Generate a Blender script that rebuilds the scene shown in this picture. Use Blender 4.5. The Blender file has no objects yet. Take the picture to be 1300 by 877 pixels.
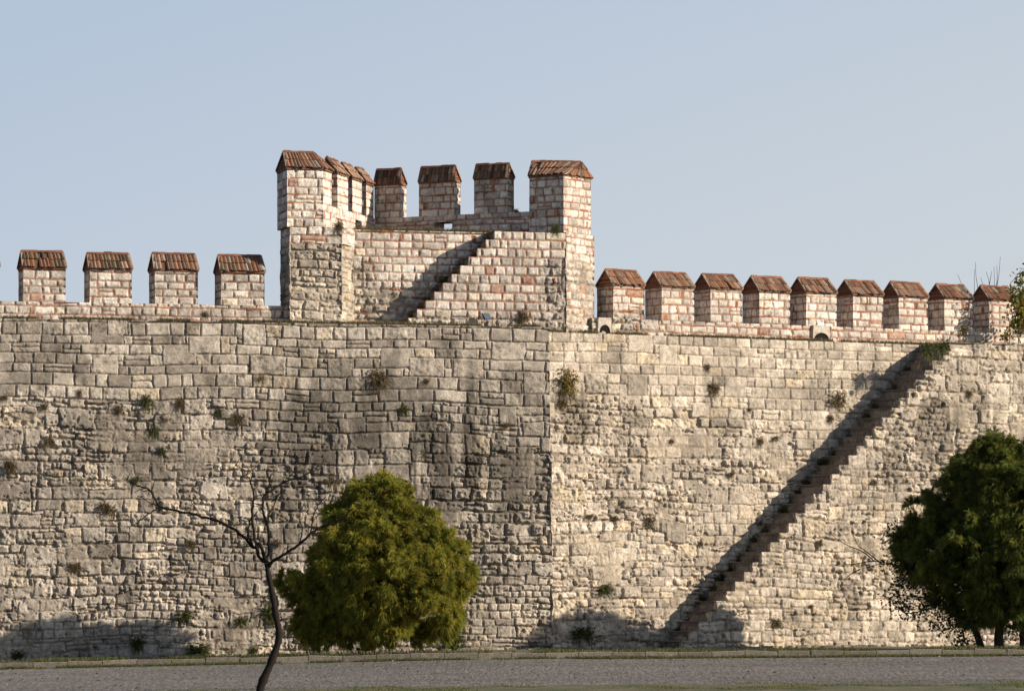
import bpy, math, random
import numpy as np
from math import sin, cos, tan, radians as R, pi

# ------------------------------------------------------------------ camera, sky, sun, exposure
SC = bpy.context.scene
COL = SC.collection
F, HZ, CH = 5600.0, 755.0, 1.79            # focal length in photo pixels, horizon row, eye height
cam = bpy.data.cameras.new("camera"); camo = bpy.data.objects.new("camera", cam); COL.objects.link(camo)
cam.sensor_width = 36; cam.lens = 36 * F / 1300.0
cam.shift_y = (HZ - 438.5) / 1300.0
cam.clip_start = 1; cam.clip_end = 8000
camo.location = (0, 0, CH); camo.rotation_euler = (R(90), 0, 0)
SC.camera = camo

SUN_AZ, SUN_EL = 105.0, 22.5               # clockwise from +Y, degrees
W = bpy.data.worlds.new("World"); SC.world = W; W.use_nodes = True
nt = W.node_tree; bg = nt.nodes['Background']
sky = nt.nodes.new('ShaderNodeTexSky'); sky.sky_type = 'NISHITA'; sky.sun_disc = False
sky.sun_elevation = R(SUN_EL); sky.sun_rotation = R(SUN_AZ)
sky.altitude = 0; sky.air_density = 1.0; sky.dust_density = 1.6; sky.ozone_density = 3.0
tcw = nt.nodes.new('ShaderNodeTexCoord'); sx = nt.nodes.new('ShaderNodeSeparateXYZ'); nt.links.new(tcw.outputs['Generated'], sx.inputs[0])
rw = nt.nodes.new('ShaderNodeValToRGB'); ew = rw.color_ramp.elements            # bright autumn haze low over the horizon, fading upward
SB = 0.066
hz = lambda c: tuple(v * .755 / SB for v in c) + (1,)
ew[0].position = 0.0; ew[0].color = hz((.595, .635, .675)); ew[1].position = .145; ew[1].color = hz((.45, .54, .67))
e2 = ew.new(.055); e2.color = hz((.56, .62, .685))
rf = nt.nodes.new('ShaderNodeValToRGB'); ef = rf.color_ramp.elements
ef[0].position = .16; ef[0].color = (1, 1, 1, 1); ef[1].position = .30; ef[1].color = (0, 0, 0, 1)
mv = nt.nodes.new('ShaderNodeMath'); mv.operation = 'MULTIPLY_ADD'; mv.inputs[1].default_value = -.30; mv.inputs[2].default_value = -.012
nt.links.new(sx.outputs[0], mv.inputs[0])                                         # a little paler toward the sun
ma = nt.nodes.new('ShaderNodeMath'); ma.operation = 'ADD'; nt.links.new(sx.outputs[2], ma.inputs[0]); nt.links.new(mv.outputs[0], ma.inputs[1])
nt.links.new(ma.outputs[0], rw.inputs[0]); nt.links.new(sx.outputs[2], rf.inputs[0])
mw = nt.nodes.new('ShaderNodeMix'); mw.data_type = 'RGBA'
nt.links.new(rf.outputs[0], mw.inputs[0]); nt.links.new(sky.outputs[0], mw.inputs[6]); nt.links.new(rw.outputs[0], mw.inputs[7])
nt.links.new(mw.outputs[2], bg.inputs[0]); bg.inputs[1].default_value = SB
sl = bpy.data.lights.new("sun", 'SUN'); sl.energy = 4.7; sl.angle = R(0.53); sl.color = (1.0, 0.87, 0.70)
so = bpy.data.objects.new("sun", sl); COL.objects.link(so)
so.location = (120, 0, 80)
so.rotation_euler = (R(90 - SUN_EL), 0, -R(SUN_AZ) + pi)   # aims from the sun toward the scene
SC.view_settings.view_transform = 'Standard'; SC.view_settings.look = 'None'
SC.view_settings.exposure = 0.44; SC.view_settings.gamma = 1; SC.view_settings.use_curve_mapping = False
SC.render.engine = 'CYCLES'
SC.cycles.max_bounces = 5; SC.cycles.diffuse_bounces = 3; SC.cycles.transparent_max_bounces = 4

# ------------------------------------------------------------------ helpers
def vhash(seed):
    return np.random.default_rng(seed).random((256, 256)).astype(np.float32)
_T = {}
def vn(x, y, seed=0):
    """smooth value noise 0..1"""
    if seed not in _T: _T[seed] = vhash(seed + 1000)
    t = _T[seed]
    xf = np.floor(x); yf = np.floor(y)
    a = (x - xf); b = (y - yf); a = a * a * (3 - 2 * a); b = b * b * (3 - 2 * b)
    i = xf.astype(np.int64) & 255; j = yf.astype(np.int64) & 255
    i1 = (i + 1) & 255; j1 = (j + 1) & 255
    return (t[i, j] * (1 - a) + t[i1, j] * a) * (1 - b) + (t[i, j1] * (1 - a) + t[i1, j1] * a) * b
def fbm(x, y, seed=0, octv=4):
    s = 0; am = 0.5; tot = 0
    for k in range(octv):
        s = s + am * vn(x * 2 ** k + 17.3 * k, y * 2 ** k + 9.1 * k, seed + k); tot += am; am *= 0.5
    return s / tot
def sst(a, b, x):
    t = np.clip((x - a) / (b - a), 0, 1); return t * t * (3 - 2 * t)

def new_obj(name, me, mat, parent=None):
    o = bpy.data.objects.new(name, me); COL.objects.link(o)
    if mat: me.materials.append(mat)
    if parent: o.parent = parent
    return o
def tag(o, label=None, cat=None, group=None, kind=None):
    if label: o['label'] = label
    if cat: o['category'] = cat
    if group: o['group'] = group
    if kind: o['kind'] = kind
    return o
def empty(name, loc, label, cat, group=None):
    o = bpy.data.objects.new(name, None); COL.objects.link(o); o.location = loc
    bpy.context.view_layer.update()
    return tag(o, label, cat, group)

class MB:
    """collects vertices, faces and a colour per vertex; build() links ONE mesh object"""
    def __init__(s): s.v = []; s.q = []; s.t = []; s.c = []; s.n = 0
    def add(s, v, quads=None, tris=None, col=(.5, .5, .5)):
        v = np.asarray(v, dtype=np.float32).reshape(-1, 3)
        c = np.asarray(col, dtype=np.float32)
        if c.ndim == 1: c = np.tile(c[:3], (len(v), 1))
        s.v.append(v); s.c.append(c[:, :3])
        if quads is not None and len(quads): s.q.append(np.asarray(quads, dtype=np.int64).reshape(-1, 4) + s.n)
        if tris is not None and len(tris): s.t.append(np.asarray(tris, dtype=np.int64).reshape(-1, 3) + s.n)
        s.n += len(v)
    def build(s, name, mat, parent=None, smooth=True, origin=None):
        v = np.concatenate(s.v); c = np.concatenate(s.c)
        if origin is None: origin = (0, 0, 0)
        if parent is not None:
            origin = tuple(np.array(parent.matrix_world.translation))
        v = v - np.array(origin, dtype=np.float32)
        q = np.concatenate(s.q) if s.q else np.zeros((0, 4), np.int64)
        t = np.concatenate(s.t) if s.t else np.zeros((0, 3), np.int64)
        me = bpy.data.meshes.new(name)
        me.vertices.add(len(v)); me.vertices.foreach_set('co', v.astype(np.float32).ravel())
        nl = len(q) * 4 + len(t) * 3
        me.loops.add(nl); me.polygons.add(len(q) + len(t))
        me.loops.foreach_set('vertex_index', np.concatenate([q.ravel(), t.ravel()]).astype(np.int32))
        st = np.concatenate([np.arange(len(q)) * 4, len(q) * 4 + np.arange(len(t)) * 3]).astype(np.int32)
        me.polygons.foreach_set('loop_start', st)
        me.polygons.foreach_set('use_smooth', np.full(len(q) + len(t), smooth, dtype=bool))
        a = me.attributes.new('Col', 'FLOAT_COLOR', 'POINT')
        a.data.foreach_set('color', np.concatenate([c, np.ones((len(c), 1), np.float32)], 1).astype(np.float32).ravel())
        me.update(calc_edges=True)
        o = new_obj(name, me, mat, parent)
        if parent is None: o.location = origin
        return o

def mat_new(name):
    m = bpy.data.materials.new(name); m.use_nodes = True
    n = m.node_tree.nodes; l = m.node_tree.links
    return m, n, l, n['Principled BSDF']
def noise_node(n, l, scale, detail=6, rough=.6, coord=None):
    t = n.new('ShaderNodeTexNoise'); t.inputs['Scale'].default_value = scale
    t.inputs['Detail'].default_value = detail; t.inputs['Roughness'].default_value = rough
    if coord: l.new(coord, t.inputs['Vector'])
    return t
def ramp(n, l, src, p0, c0, p1, c1):
    r = n.new('ShaderNodeValToRGB'); e = r.color_ramp.elements
    e[0].position = p0; e[0].color = (*c0, 1); e[1].position = p1; e[1].color = (*c1, 1)
    l.new(src, r.inputs[0]); return r
def attr_mat(name, rough=.95, mot=(.72, 1.22), scale=9, bump=.35, bscale=22, pits=True, spec=.15, grit=.8):
    """a material that takes its own colour from the mesh and adds fine grain and relief"""
    m, n, l, b = mat_new(name)
    a = n.new('ShaderNodeAttribute'); a.attribute_name = 'Col'
    g = n.new('ShaderNodeNewGeometry')
    t = noise_node(n, l, scale, 8, .7, g.outputs['Position'])
    r = ramp(n, l, t.outputs[0], .3, (mot[0],) * 3, .7, (mot[1],) * 3)
    tb_ = noise_node(n, l, scale * 5, 4, .8, g.outputs['Position'])
    rb2 = ramp(n, l, tb_.outputs[0], .32, (grit,) * 3, .62, (1.12,) * 3)
    m0 = n.new('ShaderNodeMix'); m0.data_type = 'RGBA'; m0.blend_type = 'MULTIPLY'; m0.inputs[0].default_value = 1
    l.new(r.outputs[0], m0.inputs[6]); l.new(rb2.outputs[0], m0.inputs[7]); r = None
    mx = n.new('ShaderNodeMix'); mx.data_type = 'RGBA'; mx.blend_type = 'MULTIPLY'; mx.inputs[0].default_value = 1
    l.new(a.outputs['Color'], mx.inputs[6]); l.new(m0.outputs[2], mx.inputs[7])
    l.new(mx.outputs[2], b.inputs['Base Color'])
    b.inputs['Roughness'].default_value = rough; b.inputs['Specular IOR Level'].default_value = spec
    t2 = noise_node(n, l, bscale, 6, .7, g.outputs['Position'])
    bp = n.new('ShaderNodeBump'); bp.inputs['Strength'].default_value = bump; bp.inputs['Distance'].default_value = .03
    l.new(t2.outputs[0], bp.inputs['Height'])
    last = bp
    if pits:
        v = n.new('ShaderNodeTexVoronoi'); v.inputs['Scale'].default_value = 13
        l.new(g.outputs['Position'], v.inputs['Vector'])
        rr = ramp(n, l, v.outputs['Distance'], .05, (0, 0, 0), .35, (1, 1, 1))
        b2 = n.new('ShaderNodeBump'); b2.inputs['Strength'].default_value = .35; b2.inputs['Distance'].default_value = .025
        l.new(rr.outputs[0], b2.inputs['Height']); l.new(bp.outputs[0], b2.inputs['Normal']); last = b2
    l.new(last.outputs[0], b.inputs['Normal'])
    return m
M_STONE = attr_mat('old_stone', scale=6, grit=.52, bump=.6, mot=(.68, 1.25))
M_TILE = attr_mat('roof_tile', scale=14, mot=(.6, 1.3), bump=.3, bscale=40, pits=False)
M_LEAF = attr_mat('needle_leaf', rough=.6, mot=(.8, 1.2), scale=5, bump=0, pits=False, spec=.2)
_n = M_LEAF.node_tree.nodes; _l = M_LEAF.node_tree.links
_t = _n.new('ShaderNodeBsdfTranslucent'); _mix = _n.new('ShaderNodeMixShader'); _mix.inputs[0].default_value = .45
_src = _n['Principled BSDF'].inputs['Base Color'].links[0].from_socket
_l.new(_src, _t.inputs[0]); _l.new(_n['Principled BSDF'].outputs[0], _mix.inputs[1]); _l.new(_t.outputs[0], _mix.inputs[2])
_l.new(_mix.outputs[0], _n['Material Output'].inputs[0])
M_BARK = attr_mat('bark', mot=(.6, 1.3), scale=18, bump=.5, bscale=30, pits=False)

# ------------------------------------------------------------------ masonry
class Layout: pass
LR = 0.02
def layout(w, h, seedc, seeds, ch, sw, psplit=.12, pbig=.05, pbrick=0., top_first=True):
    rc = np.random.default_rng(seedc); rs = np.random.default_rng(seeds)
    w2 = w + 1.2; h2 = h + 1.0                 # margins of .6 / .5 for the warp
    ys = [0.]
    while ys[-1] < h2:
        ys.append(ys[-1] + rc.uniform(*ch))
    rects = []
    def row(y0, y1, swr):
        x = -rs.uniform(0, swr[1])
        while x < w2:
            x2 = x + rs.uniform(*swr) * (1.0 if rs.random() > .15 else 1.5)
            rects.append((x, x2, y0, y1, 0)); x = x2
    x_rows = []
    for a, b in zip(ys[:-1], ys[1:]):
        x = -rs.uniform(0, sw[1])
        while x < w2:
            x2 = x + rs.uniform(*sw) * (1.0 if rs.random() > .15 else 1.45)
            if rs.random() < psplit and b - a > .2:
                m = a + (b - a) * rs.uniform(.4, .6)
                rects.append((x, x2, a, m, 0))
                if rs.random() < .5: rects.append((x, x2, m, b, 0))
                else:
                    xm = x + (x2 - x) * rs.uniform(.35, .65)
                    rects.append((x, xm, m, b, 0)); rects.append((xm, x2, m, b, 0))
            else: rects.append((x, x2, a, b, 0))
            x = x2
    nb = int(pbig * len(rects))
    for _ in range(nb):
        i = rs.integers(0, max(1, len(ys) - 3)); x = rs.uniform(0, w2)
        rects.append((x, x + rs.uniform(sw[1] * .8, sw[1] * 1.5), ys[i], ys[min(i + 2, len(ys) - 1)], 0))
    if pbrick > 0:
        for y in ys[1:-1]:
            x = -rs.uniform(0, 1.5)
            while x < w2:
                x += rs.uniform(.3, 1.6)
                if rs.random() < pbrick:
                    L = rs.uniform(.3, .75); t = rs.uniform(.045, .075)
                    rects.append((x, x + L, y - t / 2, y + t / 2, 1)); x += L
                if rs.random() < pbrick * .35:
                    rects.append((x, x + rs.uniform(.07, .12), y, y + .22, 1))
    nx = int(w2 / LR) + 1; ny = int(h2 / LR) + 1
    idm = np.zeros((nx, ny), np.int32)
    for k, (x0, x1, y0, y1, ty) in enumerate(rects):
        a, b = max(0, int(round(x0 / LR))), max(0, int(round(x1 / LR)))
        c, d = max(0, int(round(y0 / LR))), max(0, int(round(y1 / LR)))
        idm[a:max(b, a + 1), c:max(d, c + 1)] = k
    L = Layout(); L.id = idm; L.r = np.array(rects, np.float32); L.n = len(rects)
    L.tone = rs.normal(1, 1, L.n); L.hue = rs.random(L.n); L.out = rs.uniform(-1, 1, L.n); L.k = rs.random(L.n)
    return L

STY = {
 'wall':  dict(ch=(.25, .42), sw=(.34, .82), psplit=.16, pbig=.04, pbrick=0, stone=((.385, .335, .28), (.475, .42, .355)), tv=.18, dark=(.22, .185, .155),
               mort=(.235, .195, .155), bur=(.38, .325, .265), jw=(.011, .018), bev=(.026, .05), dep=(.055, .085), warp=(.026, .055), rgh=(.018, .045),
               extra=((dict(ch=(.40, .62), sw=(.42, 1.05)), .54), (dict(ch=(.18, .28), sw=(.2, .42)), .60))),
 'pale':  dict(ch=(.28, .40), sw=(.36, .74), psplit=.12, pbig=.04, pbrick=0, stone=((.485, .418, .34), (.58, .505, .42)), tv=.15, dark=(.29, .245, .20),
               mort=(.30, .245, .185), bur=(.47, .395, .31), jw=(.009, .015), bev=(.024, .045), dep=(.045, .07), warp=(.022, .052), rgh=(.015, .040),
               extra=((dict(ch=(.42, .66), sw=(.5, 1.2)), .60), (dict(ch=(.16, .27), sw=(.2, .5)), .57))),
 'cream': dict(ch=(.22, .285), sw=(.26, .52), psplit=.05, pbig=.0, pbrick=.25, stone=((.60, .53, .46), (.73, .665, .59)), tv=.12, dark=(.38, .34, .30),
               mort=(.385, .205, .145), bur=(.43, .35, .27), jw=(.028, .032), bev=(.018, .032), dep=(.028, .06), warp=(.022, .042), rgh=(.011, .026),
               extra=((dict(ch=(.36, .55), sw=(.4, .8)), .60),)),
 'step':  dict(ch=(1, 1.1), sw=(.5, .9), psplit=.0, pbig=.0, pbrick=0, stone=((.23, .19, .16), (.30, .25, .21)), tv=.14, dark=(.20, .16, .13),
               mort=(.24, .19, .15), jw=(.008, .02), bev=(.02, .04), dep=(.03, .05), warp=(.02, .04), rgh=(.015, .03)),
}
BRICK = np.array((.33, .145, .085))

def masonry(mb, O, U, N, w, h, style, seed, res=.025, rub=None, stain=None, seedc=None, mask=None, batter=0., skirt=.12, fade=True, jitter=.012, soff=0., toff=0., lay=None):
    """one face of dressed or rubble stone as real relief: O lower left corner, U along, N outward."""
    st = STY[style]
    O = np.array(O, float); U = np.array(U, float); N = np.array(N, float); U /= np.linalg.norm(U); N /= np.linalg.norm(N)
    nu = max(2, int(round(w / res)) + 1); nv = max(2, int(round(h / res)) + 1)
    s = np.linspace(0, w, nu); t = np.linspace(0, h, nv)
    S, T = np.meshgrid(s, t, indexing='ij')
    k = seed * 7 % 9973
    if lay is None:
        lay = layout(w, h, seedc if seedc is not None else seed, seed, st['ch'], st['sw'], st['psplit'], st['pbig'], st['pbrick'])
    rb = np.zeros_like(S) if rub is None else np.clip(rub(S + soff, T + toff), 0, 1)
    lp = lambda key: st[key][0] * (1 - rb) + st[key][1] * rb
    wa = lp('warp')
    n1 = fbm(S / .30 + 3, T / .30, k + 1, 3) - .5; n2 = fbm(S / .30 + 40, T / .30, k + 4, 3) - .5
    Sw = S + .6 + n1 * 2 * wa * 1.3
    Tw = T + .5 + n2 * 2 * wa + (vn(S / 3.1 + 5, T / 4.0, k + 9) - .5) * (.02 + .18 * (style in ('wall', 'pale')))
    def look(Ly, Sw, Tw):
        ii = np.clip((Sw / LR).astype(int), 0, Ly.id.shape[0] - 1); jj = np.clip((Tw / LR).astype(int), 0, Ly.id.shape[1] - 1)
        idx = Ly.id[ii, jj]; r = Ly.r[idx]
        return [r[..., 0], r[..., 1], r[..., 2], r[..., 3], r[..., 4], Ly.tone[idx], Ly.hue[idx], Ly.out[idx], Ly.k[idx]]
    A = look(lay, Sw, Tw)
    if rub is not None and 'extra' in st:
        for e, (ex, thr) in enumerate(st['extra']):
            L2 = layout(w, h, seed * 3 + e + 5, seed * 5 + e + 9, ex['ch'], ex['sw'], .08, 0, 0)
            B = look(L2, Sw + .013, Tw + .17)
            cs_, ct_ = (B[0] + B[1]) / 2, (B[2] + B[3]) / 2
            z_ = fbm(cs_ / 1.5 + 31 * e, ct_ / 1.0 + 7, k + 71 + e, 2)
            rc_ = np.clip(rub(np.clip(cs_ - .6, 0, w) + soff, np.clip(ct_ - .5, 0, h) + toff), 0, 1)
            use = (z_ > thr) & (rc_ > .22)
            B[0] = B[0] - .013; B[1] = B[1] - .013; B[2] = B[2] - .17; B[3] = B[3] - .17
            A = [np.where(use, b_, a_) for a_, b_ in zip(A, B)]
    dx = np.minimum(Sw - A[0], A[1] - Sw); dy = np.minimum(Tw - A[2], A[3] - Tw)
    rad = .03 + .045 * rb
    rad = np.minimum(rad, .45 * np.minimum(A[1] - A[0], A[3] - A[2]))
    qx = np.maximum(rad - dx, 0); qy = np.maximum(rad - dy, 0)
    d = np.where((qx > 0) & (qy > 0), rad - np.hypot(qx, qy), np.minimum(dx, dy))
    d = np.maximum(d, 0)
    isb = A[4] > .5
    tone, hue, out, kk = A[5], A[6], A[7], A[8]
    jw = lp('jw') * (0.55 + .9 * vn(S / .5, T / .5, k + 11)); jw = np.where(isb, .003, jw)
    bev = lp('bev')
    prof = sst(0, 1, (d - jw) / bev)
    dep = lp('dep')
    fine = fbm(S / .09, T / .09, k + 20, 3) - .5
    mid = fbm(S / .28, T / .28, k + 25, 4) - .5
    rgh = lp('rgh') * (.5 + 1.0 * (kk > .55))
    disp = -dep * (1 - prof) + out * (.010 + .03 * rb) * prof + fine * rgh * 1.6 + mid * rgh * 1.8
    # pits and missing stones
    pit = sst(.60, .70, fbm(S / .13 + 9, T / .10, k + 31, 4)) * rb
    disp -= pit * .05
    gone = (hue > .965) * (rb > .4) * prof
    disp -= gone * .09
    # stretches plastered over with mortar
    bury = sst(.56, .68, fbm(S / 1.1 + 7, T / .8, k + 41, 4)) * (.25 + .75 * rb)
    if style in ('cream', 'step'): bury = bury * sst(.3, .8, rb) * .3
    disp = disp * (1 - .72 * bury) - .015 * bury
    # colour of the stones themselves
    c0 = np.array(st['stone'][0]); c1 = np.array(st['stone'][1]); cd = np.array(st['dark']); cm = np.array(st['mort'])
    col = c0 + (c1 - c0) * hue[..., None]
    col = col * (1 + st['tv'] * np.clip(tone, -2, 2))[..., None]
    warm = (kk > .90)[..., None]
    col = np.where(warm, col * np.array((1.09, 1.05, .96)), col)
    grey = ((kk < .13))[..., None]
    col = np.where(grey, col * .5 + cd * .5, col)
    col = col * (1 - (.26 if style == 'cream' else 0.) * rb[..., None])
    col = np.where(isb[..., None], BRICK * (1 + .2 * np.clip(tone, -1.5, 1.5))[..., None], col)
    if style == 'cream': col = np.where(((hue < .022) & ~isb)[..., None], col * .35 + BRICK * .8, col)
    mm = (1 - sst(.4, 1.3, d / np.maximum(jw, .004))) * (~isb)
    bm_ = (bury * .75)[..., None]; mm = mm[..., None]
    cmm = np.broadcast_to(cm, col.shape)
    if style == 'cream':
        cmm = cm * (1 - rb[..., None]) + np.array((.40, .325, .25)) * rb[..., None]
        g = sst(.45, .7, fbm(S / 1.0, T / .8, k + 61, 3))[..., None]
        cmm = cmm * (1 - .4 * g) + np.array((.46, .34, .26)) * .4 * g
    col = col * (1 - mm) + cmm * mm
    cbu = np.array(st.get('bur', st['mort'])); col = col * (1 - bm_) + cbu * bm_
    # weather: mottling, lichen
    mot = fbm(S / .5 + 11, T / .35, k + 51, 5); mo2 = fbm(S / .11 + 3, T / .11, k + 57, 3); mo3 = fbm(S / 2.4, T / 2.0, k + 61, 3)
    col = col * (1 + (mot - .5) * .7 + (mo2 - .5) * .45 + (mo3 - .5) * .35)[..., None]
    spot = (sst(.64, .74, fbm(S / .14 + 8, T / .10, k + 63, 3)) * sst(.45, .6, mo3))[..., None]
    col = col * (1 - .42 * spot)
    if stain is not None:
        sm = np.clip(stain(S + soff, T + toff), 0, 1)[..., None]
        col = col * (1 - sm * .74) + np.array((.05, .044, .036)) * sm * .3
    col = np.clip(col, .01, .9)
    if fade:
        e = np.minimum(np.minimum(S, w - S), np.minimum(T, h - T)) if fade is True else (w - S if fade == 'R' else S); disp = disp * sst(-.01, .03, e)
    bt = batter * (1 - T / h)
    sh = bt * tan(R(7.5)) * (sst(w - 1.5, w, S) if fade == 'R' else (-sst(1.5, 0, S) if fade == 'L' else 0))
    if fade in ('L', 'R'):
        wob = (fbm((T + O[2]) / .5, T * 0, 77, 4) - .5) * .11
        sh = sh + wob * sst(.7, 0, (w - S) if fade == 'R' else S)
    P = O + S[..., None] * U + T[..., None] * np.array((0, 0, 1.)) + (disp + bt)[..., None] * N + (sh + 0 * S)[..., None] * U
    if jitter:
        jx = fbm(P[..., 2] / .35 + P[..., 0] * .7, P[..., 1] * .9 + 3, 5, 3) - .5
        P = P + (jx * 2 * jitter * (1 + 2.5 * rb))[..., None] * np.array((U[0], U[1], 0)) 
    idg = np.arange(nu * nv).reshape(nu, nv)
    q = np.stack([idg[:-1, :-1], idg[1:, :-1], idg[1:, 1:], idg[:-1, 1:]], -1)
    if mask is not None:
        cs = (s[:-1] + s[1:]) / 2; ct = (t[:-1] + t[1:]) / 2
        keep = mask(*np.meshgrid(cs, ct, indexing='ij'))
    else: keep = np.ones((nu - 1, nv - 1), bool)
    Pf = P.reshape(-1, 3); Cf = col.reshape(-1, 3)
    mb.add(Pf, q[keep], None, Cf)
    if skirt:
        kp = np.zeros((nu + 1, nv + 1), bool); kp[1:-1, 1:-1] = keep
        E = []
        a = kp[1:-1, 1:-1]
        for (di, dj, ia, ib) in ((-1, 0, (0, 1), (0, 0)), (1, 0, (1, 0), (1, 1)), (0, -1, (0, 0), (1, 0)), (0, 1, (1, 1), (0, 1))):
            nb = kp[1 + di:nu + di, 1 + dj:nv + dj]
            I, J = np.nonzero(a & ~nb)
            E.append(np.stack([idg[I + ia[0], J + ia[1]], idg[I + ib[0], J + ib[1]]], -1))
        E = np.concatenate(E)
        if len(E):
            a0 = Pf[E[:, 0]]; a1 = Pf[E[:, 1]]; b0 = a0 - N * skirt; b1 = a1 - N * skirt
            n = len(E); V = np.concatenate([a0, a1, b1, b0]); C = np.concatenate([Cf[E[:, 0]], Cf[E[:, 1]], Cf[E[:, 1]], Cf[E[:, 0]]])
            Q = np.stack([np.arange(n), np.arange(n) + 3 * n, np.arange(n) + 2 * n, np.arange(n) + n], -1)
            mb.add(V, Q, None, C)
    return lay

def prism(mb, pts, z0, z1, style, seed, res=.03, skip=(), coarse=(), top=True, **kw):
    """a masonry solid on a plan polygon given counter-clockwise seen from above"""
    n = len(pts)
    for i in range(n):
        a = np.array(pts[i], float); b = np.array(pts[(i + 1) % n], float)
        if i in skip: continue
        U = b - a; L = np.linalg.norm(U)
        if L < .02: continue
        U /= L; N = np.array((U[1], -U[0]))
        masonry(mb, (a[0], a[1], z0), (*U, 0), (*N, 0), L, z1 - z0, style, seed + i * 13, res=(.10 if i in coarse else res), seedc=seed, skirt=0, **kw)
    if top:
        c = np.mean(np.array(pts), 0); m = []
        for p in pts: m.append((p[0], p[1], z1 - .003))
        m.append((c[0], c[1], z1 + .02))
        cc = (np.array(STY[style]['stone'][0]) * .8)
        mb.add(m, None, [(i, (i + 1) % n, n) for i in range(n)], cc)

# ------------------------------------------------------------------ plan of the place
C0 = np.array((1.175, 140.0))
TL, TR = R(15), R(30)
UL = np.array((cos(TL), sin(TL))); NL = np.array((sin(TL), -cos(TL)))
UR = np.array((cos(TR), sin(TR))); NR = np.array((sin(TR), -cos(TR)))
def hit(px, P, D):
    """distance along P + s*D at which the sight line of photo column px crosses"""
    u = (px - 650) / F
    return (u * P[1] - P[0]) / (D[0] - u * D[1])
def zof(py, Y): return CH + (HZ - py) * Y / F
def XY(px, Y): return np.array(((px - 650) / F * Y, Y))
ZL, ZR = 10.28, 10.13
ZB = -.6
kx = [-40, -14.9, -1.2, 5.9, 14, 40]; kz = [-.5, -.2, .06, .08, .12, .2]
def KD(x): return 131.2 + .155 * np.clip(x, -60, 60)
def ZT(x): return np.interp(x, kx, kz)
def road_z(x, y): return np.maximum(ZT(x) - .15 - .0325 * (KD(x) - y), -1.6)
def ground_z(x, y): return np.where(y >= KD(x) + .09, ZT(x), road_z(x, y) - .010)

def streaks(cx, cy, wx, wy, lst, seed):
    def f(S, T):
        m = np.zeros_like(S)
        base = fbm(S / .22, T / 1.5, seed, 4)
        for (x, z, sx, sz, a) in lst:
            g = np.exp(-((S - x) / sx) ** 2 - ((T - z) / sz) ** 2)
            m = np.maximum(m, a * np.minimum(1, 2.2 * g) * sst(.30, .50, base + .14 * g))
        gen = sst(.57, .74, fbm(S / .9 + 4, T / 1.3, seed + 7, 5)) * cx
        dots = sst(.66, .76, fbm(S / .2 + 4, T / .2, seed + 17, 3)) * cy
        return np.maximum(np.maximum(m, gen), dots)
    return f

# ================================================================== left stretch of wall
wallL = empty('city_wall', (C0[0] - 10, 137.3, 0), 'weathered grey-brown stretch of old stone wall left of the vertical corner', 'wall')
sl0 = hit(-90, C0, UL)
LW = -sl0
def sL(px): return hit(px, C0, UL) + LW            # metres from the left end of this stretch
def rubL(S, T):
    n = fbm(S / 2.2, T / 1.3, 301, 4)
    base = sst(8.9, 7.6, T) * .9
    base = np.where(T < 1.4, 1, base)
    return np.clip(base * sst(.30, .56, n) + .25 * base, 0, 1)
# (photo column, row, width, height, strength) of the dark water stains
stl = [(395, 560, .9, 1.9, .9), (360, 620, .6, 1.6, .7), (470, 540, .6, 1.2, .8), (545, 590, .7, 1.8, 1.), (600, 560, .35, 1.9, .95), (640, 600, .6, 1.5, .8), (520, 520, 1.4, .5, .6),
       (430, 500, .8, .8, .6), (675, 560, .4, 2., .5), (300, 700, 1.3, 1.0, .35), (130, 560, 1.3, .9, .4), (200, 590, 1.0, .9, .45), (40, 620, 1., 1., .35), (600, 720, .8, 1.2, .45), (450, 640, 1.0, .8, .6), (60, 470, 1., .4, .5)]
stl = [(sL(a), zof(b, 138.5) - ZB, w_, h_, s_) for a, b, w_, h_, s_ in stl]
mb = MB()
O = C0 - UL * LW
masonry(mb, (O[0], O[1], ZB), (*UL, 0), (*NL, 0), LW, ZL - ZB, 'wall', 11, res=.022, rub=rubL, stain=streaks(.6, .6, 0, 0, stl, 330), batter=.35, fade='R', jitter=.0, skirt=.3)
# top of the wall and its hidden far side
back = 4.0
def topface(mb, O, U, N, L, z, bk, col=(.3, .27, .22)):
    a = np.array(O) ; b = a + U * L; c = b - N * bk; d = a - N * bk
    mb.add([(*a, z - .02), (*b, z - .02), (*c, z - .02), (*d, z - .02), (*c, -1), (*d, -1)], [(0, 1, 2, 3), (3, 2, 4, 5)], None, col)
topface(mb, O, UL, NL, LW, ZL, back)
mb.add([(*O, -1), (*(O - NL * back), -1), (*(O - NL * back), ZL - .02), (*O, ZL - .02)], [(0, 1, 2, 3)], None, (.3, .27, .22))
mb.build('wall_face', M_STONE, wallL)

def xyz_frame(P, U, N):
    return lambda a, b, z: (P[0] + U[0] * a - N[0] * b, P[1] + U[1] * a - N[1] * b, z)

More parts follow.
